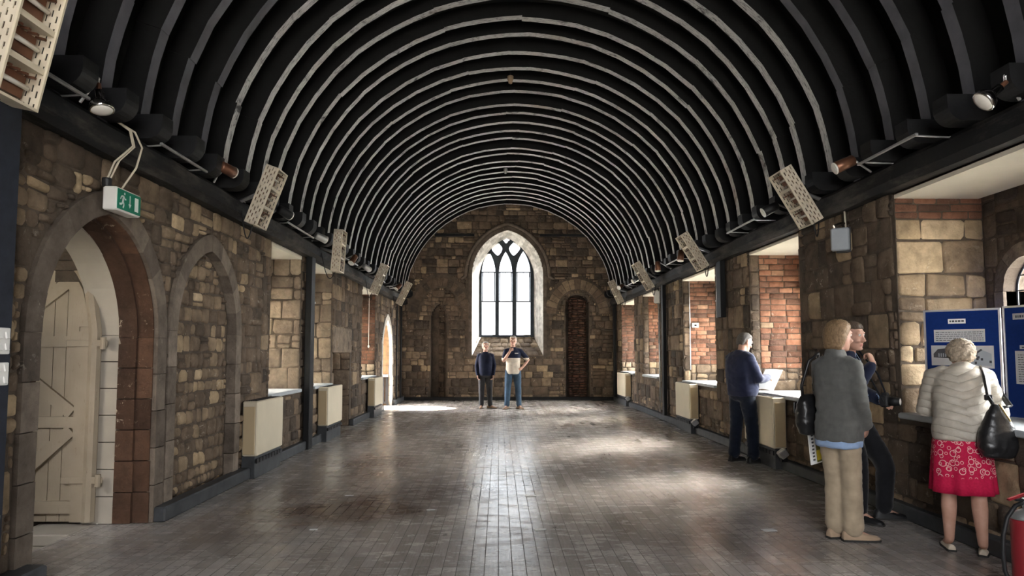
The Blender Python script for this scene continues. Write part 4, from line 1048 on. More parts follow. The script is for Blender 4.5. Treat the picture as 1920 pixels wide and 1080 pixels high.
sh = sheet(.15, .7, .31, .60, 'greypaper', 'text_sheet'); lines(sh, .19, .66, [.33 + .021 * k for k in range(12)], .006, 6)
sh = sheet(.26, .7, .13, .28, 'ink', 'dark_photo'); 

# ------------------------------------------------------------------ fire extinguisher
ex = V((3.035, 4.0, 0))
e = thing('fire_extinguisher', ex, 'red fire extinguisher with black hose at the lower right corner', 'fire extinguisher')
mb = MB(); mb.smooth = True; mb.lathe(ex, ZU, [(0, .075), (.008, .082), (.45, .082), (.468, .079)], 28); obj('cylinder', mb, M['red'], e)
mb = MB(); mb.smooth = True; mb.lathe(ex + V((0, 0, .468)), ZU, [(0, .081), (.012, .079), (.035, .062), (.052, .034), (.06, .02)], 28); obj('shoulder', mb, M['steel'], e, label='pale metal shoulder')
mb = MB(); mb.lathe(ex + V((0, 0, .525)), ZU, [(0, .018), (.03, .022), (.06, .02)], 14); obj('valve', mb, M['steel'], e)
mb = MB(); mb.box(ex + V((-.03, .0, .60)), (.16, .024, .014), (V((.95, 0, .3)), Y1, V((-.3, 0, .95))), bev=.004); obj('handle', mb, M['red'], e)
mb = MB(); mb.box(ex + V((.0, .0, .575)), (.13, .022, .012), bev=.004); obj('lever', mb, M['blackmetal'], e)
mb = MB(); mb.smooth = True; hz = [(-.02, 0, .56), (-.07, -.01, .545), (-.12, -.01, .48), (-.148, -.01, .38), (-.155, -.01, .28), (-.148, -.01, .18), (-.12, -.02, .10)]
hp = []
for i in range(len(hz) - 1):
    for f in (0, .5): hp.append(ex + V(hz[i]).lerp(V(hz[i + 1]), f))
hp.append(ex + V(hz[-1])); mb.tube(hp, .012, 10); obj('hose', mb, M['black_soft'], e)
mb = MB(); mb.lathe(ex + V(hz[-1]), V((.3, -.1, -1)), [(-.01, .015), (.07, .019), (.075, .013)], 12); obj('nozzle', mb, M['blackmetal'], e)

# scraps of paper lying on the boards
for k, (x, y, w, d, lb) in enumerate(((995, 930, 20, .05, 'small white paper scrap on the floor in the window sheen'), (1013, 993, 22, .045, 'small white paper scrap nearest the lower middle of the floor'), (1441, 994, 26, .07, 'small white paper scrap left of the woman in grey'), (1270, 885, 16, .02, 'thin white paper sliver on the floor before the reading man'), (655, 929, 16, .03, 'pale paper sliver left of the brown floor stain'), (808, 956, 16, .04, 'pale paper scrap right of the brown floor stain'), (588, 993, 14, .03, 'pale paper sliver at the lower left of the floor'))):
    p_ = at(x, y, Z=.002); L = w / (FPX / p_.y)
    mb = MB(); mb.box(p_ + V((0, 0, .0015)), (L, d * 1.0, .003), (V((1, .1, 0)).normalized(), V((-.1, 1, 0)).normalized(), ZU)); tag(obj('paper_scrap', mb, M['paper']), lb, 'paper', 'paper scraps on the floor')

M['brownblock'] = plain('weathered_wood_block', (.24, .17, .11), .8)
# small fixings
for x, y, lb in ((957, 152, 'small wooden block hanging at the crown of a middle rib'), (948, 322, 'tiny round lamp fitting at the crown of a far rib')):
    p_ = at(x, y, Z=5.86); e = thing('ceiling_fitting', p_, lb, 'ceiling fitting')
    mb = MB(); mb.lathe(p_ + V((0, 0, .08)), -ZU, [(0, .05), (.05, .05), (.09, .035), (.12, .03), (.13, .01)], 14); obj('housing', mb, M['brownblock'] if x == 957 else M['steel'], e)
    mb = MB(); mb.tube([p_ + V((0, 0, .07)), p_ + V((0, 0, .16))], .012, 6); obj('stem', mb, M['blackmetal'], e)
e = thing('wall_switch', (XR + .22, 13.26, 2.0), 'small white switch box on the brick of the third right bay', 'switch')
mb = MB(); mb.box((XR + .22, 13.265, 1.95), (.13, .04, .09), bev=.006); obj('switch_box', mb, M['white'], e)
mb = MB(); mb.box((XR + .22, 13.243, 1.95), (.04, .008, .03)); obj('rocker', mb, M['blackmetal'], e)
mb = MB(); mb.tube([(XR + .12, 13.27, 1.1), (XR + .12, 13.27, 2.8)], .008, 6); obj('conduit', mb, M['steel'], e)
e = thing('pull_cord', (XL - .15, 16.3, 1.55), 'thin white pull cord hanging in the third left bay', 'cord')
mb = MB(); mb.tube([(XL - .12, 16.35, 2.8), (XL - .12, 16.35, 1.6)], .006, 6); obj('cord', mb, M['white'], e)
mb = MB(); mb.ellip((XL - .12, 16.35, 1.57), (.022, .022, .035)); obj('toggle', mb, M['white'], e)
# ------------------------------------------------------------------ people
def cloth(name, color, var=.18, nscale=9, rough=.9, bump=.35, spec=.15, sheen=.15):
    s = Nodes(name); p = s.pos(); n = s.noise(p, nscale, 5)
    lo = tuple(c * (1 - var) for c in color); hi = tuple(min(1, c * (1 + var)) for c in color)
    return s.bsdf(s.ramp(n, [(.3, lo), (.7, hi)]), rough, 0, s.noise(p, 320, 2), bump, .0015, spec, Sheen_Weight=sheen)
M['skin'] = s = None
s = Nodes('skin'); p = s.pos()
M['skin'] = s.bsdf(s.ramp(s.noise(p, 12, 4), [(.3, (.44, .24, .17)), (.7, (.56, .33, .25))]), .5, 0, s.noise(p, 150, 3), .15, .001, .35)
M['eyewhite'] = plain('eye_white', (.75, .73, .70), .3); M['iris'] = plain('dark_iris', (.03, .03, .035), .2)
M['lips'] = plain('lips', (.42, .17, .14), .5)
M['navy'] = cloth('navy_knit', (.014, .018, .040)); M['navy2'] = cloth('dark_navy_fleece', (.018, .022, .050)); M['darkgrey'] = cloth('charcoal_cotton', (.035, .034, .036))
M['jeans'] = cloth('blue_denim', (.045, .08, .125), .35, 7); M['darkjeans'] = cloth('dark_denim', (.010, .014, .026), .3); M['black'] = cloth('black_cloth', (.010, .010, .012))
M['creamcotton'] = cloth('cream_cotton', (.60, .53, .44)); M['greyfleece'] = cloth('grey_fleece', (.115, .115, .109), .1, 30, .95, .6); M['khaki'] = cloth('khaki_cotton', (.40, .32, .225))
M['blueshirt'] = cloth('pale_blue_shirt', (.32, .45, .68)); M['leather'] = plain('black_leather', (.012, .012, .013), .32, spec=.5, var=.25, nscale=14, bstr=.3)
M['brownleather'] = plain('tan_leather', (.26, .17, .11), .6, var=.15); M['tanshoe'] = cloth('tan_suede', (.40, .29, .20)); M['creamshoe'] = plain('cream_leather_flat', (.62, .53, .42), .5)
M['shoeblack'] = plain('black_shoe_leather', (.010, .010, .011), .5, spec=.3)
M['sole'] = plain('dark_rubber_sole', (.03, .028, .026), .8)
def hair(name, c): 
    s = Nodes(name); p = s.pos((60, 60, 9)); n = s.noise(p, 2.2, 5, .7)
    return s.bsdf(s.ramp(n, [(.3, tuple(x * .45 for x in c)), (.7, tuple(min(1, x * 1.35) for x in c))]), .6, 0, n, .5, .006, .3)
M['hairwhite'] = hair('white_hair', (.50, .47, .43)); M['hairgrey'] = hair('dark_grey_hair', (.085, .075, .068)); M['hairfair'] = hair('sandy_fair_hair', (.27, .175, .095)); M['hairsilver'] = hair('silver_blonde_hair', (.36, .29, .215)); M['hairbrown'] = hair('brown_hair', (.10, .07, .05))
# quilted jacket: stitched channels as bump
s = Nodes('white_quilted_nylon'); tc = s.add('TexCoord').outputs['Object']
sx = s.add('SeparateXYZ', None, Vector=s.add('VectorMath', {'operation': 'ADD'}, i0=tc, i1=s.add('VectorMath', {'operation': 'SCALE'}, i0=s.add('TexNoise', None, Vector=tc, Scale=5.0).outputs['Color'], Scale=.035)))
zz = s.math('ADD', sx.outputs[2], s.math('MULTIPLY', s.math('ABSOLUTE', sx.outputs[0]), -.35))
w_ = s.math('ABSOLUTE', s.math('SINE', s.math('MULTIPLY', zz, pi / .058)))
M['quilt'] = s.bsdf(s.ramp(s.noise(tc, 14, 5), [(.3, (.36, .325, .27)), (.7, (.46, .42, .355))]), .45, 0, s.math('ADD', s.math('POWER', w_, .5), s.math('MULTIPLY', s.noise(tc, 22, 5), .8)), .7, .012, .35)
# red skirt printed with pale rings above a plain hem
s = Nodes('red_ring_print'); tc = s.add('TexCoord').outputs['UV']
def rings_(sc, seed, r0):
    v_ = s.add('TexVoronoi', {'voronoi_dimensions': '2D'}, Vector=s.add('VectorMath', {'operation': 'ADD'}, i0=tc, i1=(seed, seed * .7, 0)), Scale=sc, Randomness=.75)
    d = s.math('SUBTRACT', v_.outputs['Distance'], s.math('ADD', r0, s.math('MULTIPLY', s.add('SeparateColor', None, Color=v_.outputs['Color']).outputs[0], .12)))
    return s.ramp(s.math('ABSOLUTE', d), [(.026, 1), (.045, 0)])
k_ = s.math('MAXIMUM', rings_(13.5, 0, .20), rings_(19, 3.3, .14))
v = s.add('SeparateXYZ', None, Vector=tc).outputs[1]
k_ = s.math('MULTIPLY', k_, s.ramp(s.math('ADD', v, s.math('MULTIPLY', s.noise(tc, 30, 2), .02)), [(.135, 0), (.145, 1)], 'LINEAR'))
base = s.ramp(s.noise(tc, 60, 3), [(.3, (.40, .008, .045)), (.7, (.52, .012, .065))])
M['skirt'] = s.bsdf(s.mix(s.math('MULTIPLY', k_, .85), base, (.78, .50, .46)), .8, 0, s.noise(tc, 200, 2), .1, .001, .2)

def fuse(mb, vox, smooth=4, fac=.5, wr=0.0, seed=0, wfreq=9, origin=(0, 0, 0), mats=(), name='m'):
    """join overlapping volumes into one continuous skin, then let the cloth wrinkle"""
    me = bpy.data.meshes.new('tmp'); me.from_pydata(mb.v, [], mb.f)
    bm = bmesh.new(); bm.from_mesh(me); bmesh.ops.recalc_face_normals(bm, faces=bm.faces); bm.to_mesh(me); bm.free()
    o = bpy.data.objects.new('tmp', me); COL.objects.link(o)
    r = o.modifiers.new('r', 'REMESH'); r.mode = 'VOXEL'; r.voxel_size = vox
    sm = o.modifiers.new('s', 'SMOOTH'); sm.iterations = smooth; sm.factor = fac
    dg = bpy.context.evaluated_depsgraph_get(); dg.update()
    m2 = bpy.data.meshes.new_from_object(o.evaluated_get(dg)); m2.name = name
    bpy.data.objects.remove(o); bpy.data.meshes.remove(me)
    org = V(origin); off = V((seed * 3.1, seed * 1.7, seed * .9))
    nr = [v.normal.copy() for v in m2.vertices]
    for v, n_ in zip(m2.vertices, nr):
        p = v.co.copy()
        if wr:
            q = V((p.x * wfreq, p.y * wfreq, p.z * wfreq * 1.8)) + off
            d = mnoise.noise(q + V((2.2 * mnoise.noise(q * .5), 0, 1.5 * mnoise.noise(q * .4)))) 
            d = (1 - abs(d) * 2.0) * .6 + .5 * mnoise.noise(q * 2.1)
            p += n_ * d * wr
        v.co = p - org
    m2.materials.clear()
    for m in mats: m2.materials.append(m)
    m2.polygons.foreach_set('use_smooth', [True] * len(m2.polygons)); m2.update()
    return m2

class Person:
    def __init__(s, loc, heading, sc, J=None, belly=0.0, head_yaw=0, head_pitch=0, wide=1.0):
        s.loc = V(loc); h = radians(heading); s.f = V((cos(h), sin(h), 0)); s.r = V((sin(h), -cos(h), 0)); s.sc = sc; s.belly = belly; s.wide = wide
        B = dict(pel=(0, 0, .95), chest=(0, -.01, 1.28), neck=(0, -.02, 1.47), head=(0, .025, 1.63))
        for sd, k in (('R', 1), ('L', -1)):
            B.update({'sh' + sd: (.168 * k, -.02, 1.392), 'el' + sd: (.245 * k, -.05, 1.13), 'wr' + sd: (.25 * k, .04, .88), 'hip' + sd: (.092 * k, 0, .90), 'kn' + sd: (.105 * k, .025, .49), 'an' + sd: (.115 * k, -.02, .085), 'toe' + sd: 8 * k})
        B.update(J or {}); s.J = B
        s.hy, s.hp = radians(head_yaw), radians(head_pitch)
    def W(s, p): p = V(p) * s.sc; return s.loc + s.r * p.x + s.f * p.y + ZU * p.z
    def P(s, k): return s.W(s.J[k])
    def D(s, d): d = V(d); return s.r * d.x + s.f * d.y + ZU * d.z
    def spine(s, z):
        pel, ch, nk = (V(s.J[k]) for k in ('pel', 'chest', 'neck'))
        if z <= .95: return pel + ZU * (z - .95)
        if z <= 1.28: return pel.lerp(ch, (z - .95) / .33)
        return ch.lerp(nk, (z - 1.28) / .19)
    def torso(s, mb, secs, n=28, grow=0.0):
        rs = []
        for i, (z, rx, ry, *o) in enumerate(secs):
            c = s.spine(z); up = (s.spine(z + .02) - s.spine(z - .02)).normalized()
            yo = (o[0] if o else 0)
            bl = s.belly * math.exp(-((z - 1.03) / .13) ** 2)
            fw = V((0, up.z, -up.y)); ring = []
            for j in range(n):
                t = 2 * pi * j / n; ct, st = cos(t), sin(t)
                e = .82
                x = (rx * s.wide + grow) * abs(ct) ** e * (1 if ct > 0 else -1)
                y = (ry + grow + (bl if st > 0 else bl * .15)) * abs(st) ** e * (1 if st > 0 else -1) + yo
                q = c + V((1, 0, 0)) * x + fw * y; ring.append(s.W(q))
            rs.append(ring)
        mb.rings(rs)
    def headframe(s):
        c = s.P('head'); f0, r0 = s.f, s.r
        f = f0 * cos(s.hy) - r0 * sin(s.hy) if False else f0 * cos(s.hy) + r0 * sin(s.hy)
        r = V((f.y, -f.x, 0)); u = ZU * cos(s.hp) - f * sin(s.hp); f = f * cos(s.hp) + ZU * sin(s.hp)
        return c, r, f, u
    def headloft(s, mb, secs, n=24, grow=0.0):
        c, r, f, u = s.headframe(); k = s.sc; rs = []
        for z, hw, yf, yb in secs:
            yc, yr = (yf + yb) / 2, (yf - yb) / 2
            rs.append([c + (r * (hw + grow) * abs(cos(t)) ** .92 * (1 if cos(t) > 0 else -1) + f * (yc + (yr + grow) * sin(t)) + u * z) * k for t in [2 * pi * j / n for j in range(n)]])
        mb.rings(rs)
    def arm(s, mb, sd, rad, to='wr', frac=1.0):
        a, e, w = s.P('sh' + sd), s.P('el' + sd), s.P('wr' + sd); k = s.sc
        pts = [a + (s.spinew(1.42) - a) * .35, a, a.lerp(e, .5), e]; rr = [rad[0] * 1.05, rad[0], rad[1], rad[2]]
        if frac > .5:
            f2 = (frac - .5) * 2; pts += [e.lerp(w, .45 * f2), e.lerp(w, f2)]; rr += [rad[3], rad[4]]
        else: pts = pts[:2] + [a.lerp(e, frac), a.lerp(e, frac * 2)]; rr = [rad[0] * 1.05, rad[0], rad[1], rad[1]]
        mb.tube(pts, [x * k for x in rr], 14, ends=True)
    def spinew(s, z): return s.W(s.spine(z))
    def hand(s, mb, sd, d, pn, curl=.5, thumb=.6, sc=1.0):
        w = s.P('wr' + sd); d = s.D(d).normalized(); pn = s.D(pn); pn = (pn - d * pn.dot(d)).normalized()
        t = d.cross(pn) if sd == 'L' else pn.cross(d)   # towards the thumb
        t.normalize(); k = s.sc * sc
        rs = []
        for h, wd, th in ((-.02, .026, .022), (0, .028, .020), (.03, .036, .017), (.065, .041, .015), (.088, .040, .013), (.096, .034, .009)):
            rs.append([w + (d * h + t * wd * cos(q) + pn * th * sin(q)) * k for q in [2 * pi * j / 14 for j in range(14)]])
        mb.rings(rs)
        for off, ln, cf in ((.030, .074, .9), (.0105, .083, 1), (-.0095, .077, 1.05), (-.0285, .060, 1.15)):
            p = w + (d * .082 + t * off) * k; pts = [p]; ang = .12; 
            for seg in (.46, .31, .23):
                ang += curl * cf; dd = d * cos(ang) + pn * sin(ang); p = p + dd * ln * seg * k; pts.append(p)
            mb.tube(pts, [.0092 * k, .0088 * k, .0080 * k, .0070 * k], 8, ends=True)
        p = w + (d * .022 + t * .024) * k; d1 = (d * .75 + t * .65 + pn * thumb * .6).normalized(); d2 = (d * .95 + t * .2 + pn * thumb).normalized()
        mb.tube([p, p + d1 * .042 * k, p + d1 * .042 * k + d2 * .032 * k], [.0125 * k, .011 * k, .0085 * k], 8, ends=True)
    def leg(s, mb, sd, rad, f=1.0):
        h, kn, an = s.P('hip' + sd), s.P('kn' + sd), s.P('an' + sd); k = s.sc
        pts = [h + ZU * .03 * k, h.lerp(kn, .4), kn.lerp(h, .12), kn.lerp(an, .1), kn.lerp(an, .38), kn.lerp(an, .75), kn.lerp(an, f)]
        mb.tube(pts, [r * k for r in rad], 16, ends=True)
    def footdir(s, sd):
        a = radians(s.J['toe' + sd]); return s.f * cos(a) + s.r * sin(a)
    def shoe(s, sd, mat, label=None, kind='shoe', lift=0.0):
        an = s.P('an' + sd); d = s.footdir(sd); b = ZU.cross(d); k = s.sc; mb = MB(); mb.smooth = True
        base = V((an.x, an.y, s.loc.z + lift))
        prof = {'shoe': ((-.085, .022, .05, .03), (-.08, .032, .075, .012), (-.05, .038, .098, .012), (.0, .040, .100, .012), (.05, .042, .082, .012), (.10, .047, .060, .012), (.15, .046, .050, .012), (.185, .036, .042, .014), (.205, .018, .030, .018)),
                'flat': ((-.075, .02, .04, .02), (-.07, .029, .055, .006), (-.04, .033, .052, .006), (.0, .035, .042, .006), (.06, .039, .038, .006), (.11, .042, .040, .006), (.15, .036, .034, .006), (.175, .018, .024, .01))}[kind]
        rs = []
        for x, hw, hh, z0 in prof:
            rs.append([base + (d * x + b * hw * cos(t) * (1 if sin(t) < 0 else .92) + ZU * (z0 + (hh - z0) * max(0, sin(t)) ** .8 + (0 if sin(t) >= 0 else .004 * sin(t)))) * k for t in [2 * pi * j / 18 for j in range(18)]])
        mb.rings(rs); sh = obj(kind, mb, mat, s.o, label)
        mb = MB(); 
        rs = []
        for zz in (.0, .016):
            rs.append([base + (d * x + b * y * 1.06 + ZU * zz) * k for x, y in [(p_[0] * (1.02), p_[1]) for p_ in prof] + [(p_[0] * 1.02, -p_[1]) for p_ in reversed(prof)]])
        mb.rings(rs); obj('sole', mb, M['sole'], sh)
        return sh
    def body(s, label, group=None, bare_arm=True, hands=(), eyes=True, vox=.0075):
        k = s.sc; mb = MB()
        s.torso(mb, [(.84, .13, .095), (.92, .152, .11), (1.05, .135, .10), (1.2, .148, .10), (1.32, .16, .10), (1.40, .15, .085), (1.45, .09, .065), (1.47, .06, .058)])
        c, r, f, u = s.headframe(); nb_ = s.P('neck')
        mb.tube([nb_ - ZU * .05 * k, nb_.lerp(c, .35), c - u * .05 * k - f * .015 * k], [.062 * k, .055 * k, .056 * k], 16, ends=True)
        s.headloft(mb, [(-.118, .022, .068, .03), (-.110, .036, .082, .0), (-.09, .049, .090, -.035), (-.06, .058, .092, -.06), (-.03, .066, .091, -.08), (0, .071, .089, -.092), (.03, .074, .090, -.098), (.06, .073, .084, -.097), (.085, .065, .067, -.085), (.105, .046, .042, -.058), (.115, .02, .012, -.03)])
        H = lambda x, y, z: c + (r * x + f * y + u * z) * k
        mb.tube([H(0, .086, .022), H(0, .100, -.005), H(0, .112, -.028)], [.009 * k, .011 * k, .014 * k], 10, ends=True)
        for q in (-1, 1):
            mb.ellip(H(q * .012, .098, -.031), (.010 * k, .012 * k, .008 * k)); mb.ellip(H(q * .075, -.008, -.005), (.011 * k, .021 * k, .033 * k), (r, f, u))
            mb.tube([H(q * .012, .088, .036), H(q * .035, .086, .040), H(q * .055, .072, .034)], .008 * k, 8, ends=True)
            mb.ellip(H(q * .042, .070, -.03), (.024 * k, .022 * k, .02 * k))
        mb.ellip(H(0, .090, -.060), (.022 * k, .009 * k, .0065 * k), (r, f, u)); mb.ellip(H(0, .088, -.072), (.019 * k, .009 * k, .007 * k), (r, f, u)); mb.ellip(H(0, .082, -.102), (.02 * k, .014 * k, .014 * k))
        for sd in 'RL':
            s.arm(mb, sd, (.048, .043, .038, .036, .027)); s.leg(mb, sd, (.082, .076, .054, .053, .055, .042, .035))
            an = s.P('an' + sd); d = s.footdir(sd); mb.tube([an, an - ZU * .03 * k + d * .05 * k, an - ZU * .055 * k + d * .13 * k], [.036 * k, .030 * k, .022 * k], 10, ends=True)
        for a in hands: s.hand(mb, *a)
        me = fuse(mb, vox, 2, .4, origin=s.loc, mats=[M['skin'], M['eyewhite'], M['iris'], M['lips']], name='person')
        # eyes and lips on the same mesh
        bm = bmesh.new(); bm.from_mesh(me)
        for fc in bm.faces:
            q = fc.calc_center_median() + s.loc - c; x, y, z = q.dot(r) / k, q.dot(f) / k, q.dot(u) / k
            if y > .08 and abs(x) < .021 and -.079 < z < -.055: fc.material_index = 3
        for q in (-1, 1):
            for rad, mi, yo in ((.0115, 1, .0), (.0062, 2, .0075)):
                t = bmesh.ops.create_uvsphere(bm, u_segments=10, v_segments=8, radius=rad * k, matrix=Matrix.Translation(H(q * .031, .0825 + yo, .018) - s.loc))
                for v in t['verts']:
                    for fc in v.link_faces: fc.material_index = mi
        bm.to_mesh(me); bm.free()
        me.polygons.foreach_set('use_smooth', [True] * len(me.polygons))
        s.o = bpy.data.objects.new('person', me); COL.objects.link(s.o); s.o.location = s.loc; ROOT[s.o.name] = s.loc
        tag(s.o, label, 'person', group); return s.o
    def garment(s, name, build, mats, vox=.013, wr=.004, smooth=4, seed=1, label=None, split=None, wfreq=9):
        mb = MB(); build(mb); me = fuse(mb, vox, smooth, .5, wr, seed, wfreq, s.loc, mats, name)
        if split:
            for p_ in me.polygons: p_.material_index = split(p_.center)
        o = bpy.data.objects.new(name, me); COL.objects.link(o); o.parent = s.o; ROOT[o.name] = s.loc
        return tag(o, label)
    def top(s, name, mat, hem=.86, sleeve=(.060, .058, .054, .049, .040), frac=.97, secs=None, **kw):
        sec = secs or [(hem - .005, .15, .105), (hem, .172, .128), (.95, .176, .132), (1.05, .168, .128), (1.2, .178, .126), (1.32, .182, .124), (1.385, .162, .108), (1.425, .125, .088), (1.455, .090, .074), (1.475, .068, .068), (1.49, .062, .062)]
        def b(mb):
            s.torso(mb, sec)
            for sd in 'RL': s.arm(mb, sd, sleeve, frac=frac)
        return s.garment(name, b, mat if isinstance(mat, list) else [mat], **kw)
    def trousers(s, mat, rad=(.098, .094, .078, .074, .070, .064, .066), f=.94, **kw):
        def b(mb):
            s.torso(mb, [(.815, .12, .10), (.84, .155, .118), (.90, .170, .126), (.97, .165, .12), (1.0, .155, .115)])
            for sd in 'RL': s.leg(mb, sd, rad, f)
        return s.garment('trousers', b, [mat], **kw)
    def hairdo(s, mat, secs, amp=.006, label=None, seed=2):
        mb = MB(); s.headloft(mb, secs); me = fuse(mb, .008 * s.sc, 2, .4, amp, seed, 26, s.loc, [mat], 'hair')
        o = bpy.data.objects.new('hair', me); COL.objects.link(o); o.parent = s.o; return tag(o, label)
SHORT = [(-.055, .066, -.03, -.092), (-.02, .078, -.015, -.105), (.02, .084, .0, -.112), (.05, .085, .045, -.113), (.08, .081, .086, -.106), (.105, .068, .072, -.088), (.122, .046, .045, -.06), (.132, .02, .015, -.03)]

# the pair standing under the end window
p_ = at(910, 766, Z=0)
a = Person((p_.x, p_.y, 0), -90, .975, dict(wrR=(.205, .06, .87), wrL=(-.205, .06, .87), elR=(.235, -.05, 1.12), elL=(-.235, -.05, 1.12), anR=(.105, .0, .085), anL=(-.125, -.02, .085), knR=(.10, .03, .49), knL=(-.105, .02, .49), toeR=5, toeL=-62), head_yaw=-10, head_pitch=14, wide=1.0)
a.body('man in a navy jumper standing under the end window, hands at his pockets', hands=[('R', (-.1, .25, -1), (-1, .2, 0), .5), ('L', (.1, .25, -1), (1, .2, 0), .5)])
a.top('jumper', M['navy'], seed=3); a.trousers(M['darkgrey'], seed=4, wr=.005)
for sd in 'RL': a.shoe(sd, M['brownleather'])
a.hairdo(M['hairwhite'], SHORT)
p_ = at(962, 767, Z=0)
a = Person((p_.x, p_.y, 0), -90, 1.055, dict(elR=(.23, .07, 1.15), wrR=(.075, .19, 1.385), elL=(-.37, -.05, 1.17), wrL=(-.225, .06, 1.0), anR=(.15, .0, .085), anL=(-.14, -.02, .085), knR=(.13, .03, .49), knL=(-.12, .02, .49), toeR=22, toeL=-28), head_yaw=8, head_pitch=12)
a.body('taller man in navy and cream polo shirt under the end window, hand on chin', hands=[('R', (-.45, -.45, 1), (-.3, -1, -.1), .75), ('L', (.75, .35, -.6), (.6, -.6, .2), .4)])
a.top('polo_shirt', [M['navy'], M['creamcotton']], hem=.84, sleeve=(.064, .062, .058, .05, .04), frac=.40, seed=5, split=lambda c: 1 if c.z < 1.29 else 0)
a.trousers(M['jeans'], seed=6, wr=.006)
for sd in 'RL': a.shoe(sd, M['brownleather'])
a.hairdo(M['hairwhite'], SHORT)
mb = MB(); c0 = a.W((-.08, .142, 1.335)); mb.box(c0, (.09, .012, .022)); obj('chest_badge', mb, M['white'], a.o)

# the man reading by the second bay on the right
p_ = at(1398, 866, Z=0)
a = Person((p_.x - .03, p_.y, 0), 22, .975, dict(elR=(.25, .07, 1.10), wrR=(.16, .33, 1.13), elL=(-.24, .08, 1.10), wrL=(-.13, .36, 1.12), chest=(0, -.03, 1.28), neck=(0, .0, 1.46), head=(0, .07, 1.60), anR=(.13, .06, .085), anL=(-.11, -.06, .085), knR=(.115, .06, .49), knL=(-.105, -.01, .49), toeR=8, toeL=-6), belly=.085, head_yaw=6, head_pitch=-20, wide=1.14)
rd = a
a.body('stout man in a navy sweater reading a sheet of paper beside the brick bay', hands=[('R', (-.15, 1, .12), (-1, -.1, -.1), .55), ('L', (.15, 1, .12), (1, -.1, -.1), .55)])
a.top('sweater', M['navy2'], hem=.88, sleeve=(.080, .074, .066, .058, .044), seed=7, wr=.008, wfreq=7, secs=[(.875, .155, .11), (.88, .178, .135), (.95, .184, .14), (1.05, .182, .138), (1.2, .19, .138), (1.32, .192, .132), (1.40, .178, .115), (1.445, .12, .09), (1.475, .078, .078), (1.495, .07, .07)])
a.trousers(M['darkjeans'], rad=(.105, .102, .086, .082, .078, .074, .078), seed=8, wr=.007)
for sd in 'RL': a.shoe(sd, M['shoeblack'])
a.hairdo(M['hairgrey'], [(z, hw * .97, yf, yb) for z, hw, yf, yb in SHORT], .003)
c, r, f, u = a.headframe(); H = lambda x, y, z: c + (r * x + f * y + u * z) * a.sc
mb = MB()
for q in (-1, 1):
    mb.tube([H(q * .032 + .021 * cos(t), .104, .016 + .016 * sin(t)) for t in [2 * pi * j / 14 for j in range(15)]], .0018, 6)
    mb.tube([H(q * .053, .103, .022), H(q * .074, .05, .02), H(q * .080, -.01, .012)], .002, 6)
mb.tube([H(-.012, .105, .02), H(.012, .105, .02)], .0018, 6); obj('glasses', mb, M['blackmetal'], a.o)
mb = MB(); c0 = a.W((.02, .50, 1.10)); ux = a.D((1, 0, 0)); uv = a.D((0, .42, .9)).normalized(); nn = ux.cross(uv)
rs = []
for i in range(9):
    q = -.16 + .32 * i / 8; b_ = .05 * cos(q * 9) ; rs.append([c0 + ux * q + nn * b_ + uv * -.17 - a.D((0, .04, 0)), c0 + ux * q + nn * (b_ * .6) + uv * .13])
for i in range(8):
    aa, bb = rs[i], rs[i + 1]; mb.hexa([aa[0], bb[0], bb[1], aa[1]] + [x + nn * .002 for x in (aa[0], bb[0], bb[1], aa[1])])
pp = thing('paper_sheet', c0, 'large white sheet of paper held up by the man reading', 'paper'); obj('sheet', mb, M['thinpaper'], pp)

# the woman in grey, her back to us
p_ = at(1579, 1012, Z=0)
a = Person((p_.x, p_.y, 0), 36, .955, dict(shR=(.15, -.02, 1.385), shL=(-.145, .0, 1.385), elR=(.20, -.03, 1.11), wrR=(.165, .12, .90), elL=(-.165, .06, 1.12), wrL=(-.18, .17, .875), hipR=(.075, 0, .90), hipL=(-.075, 0, .90), anR=(.075, .03, .085), anL=(-.06, .03, .085), knR=(.07, .04, .49), knL=(-.065, .04, .49), toeR=40, toeL=18, chest=(0, -.02, 1.28), neck=(.0, -.02, 1.465), head=(.02, .02, 1.62)), head_yaw=18, head_pitch=-4, wide=.86)
wg = a
a.body('woman in a grey fleece and khaki trousers seen from behind', hands=[('R', (-.3, .5, -.8), (-1, 0, 0), .5), ('L', (.0, .1, -1), (1, .1, 0), .8)])
a.top('fleece_jacket', M['greyfleece'], hem=.80, sleeve=(.066, .063, .056, .052, .046), seed=9, wr=.010, wfreq=8, secs=[(.785, .18, .13), (.79, .205, .158), (.90, .200, .152), (1.0, .185, .138), (1.1, .178, .13), (1.2, .178, .13), (1.32, .184, .126), (1.40, .168, .108), (1.445, .118, .088), (1.475, .084, .082), (1.525, .074, .076), (1.53, .06, .06)])
a.trousers(M['khaki'], rad=(.088, .090, .078, .077, .078, .079, .084), f=.93, seed=10, wr=.006, wfreq=11)
mb = MB(); a.torso(mb, [(.735, .175, .13), (.74, .198, .152), (.80, .195, .150), (.83, .15, .11)]); me = fuse(mb, .013, 3, .5, .008, 4, 12, a.loc, [M['blueshirt']], 'shirt_tail'); o = bpy.data.objects.new('shirt_tail', me); COL.objects.link(o); o.parent = a.o; tag(o, 'pale blue shirt tail')
for sd in 'RL': a.shoe(sd, M['tanshoe'])
a.hairdo(M['hairfair'], [(-.115, .045, -.03, -.085), (-.10, .076, -.01, -.108), (-.05, .092, .01, -.118), (0, .098, .03, -.124), (.05, .097, .06, -.122), (.09, .086, .078, -.108), (.118, .064, .06, -.082), (.135, .03, .02, -.04)], .008)
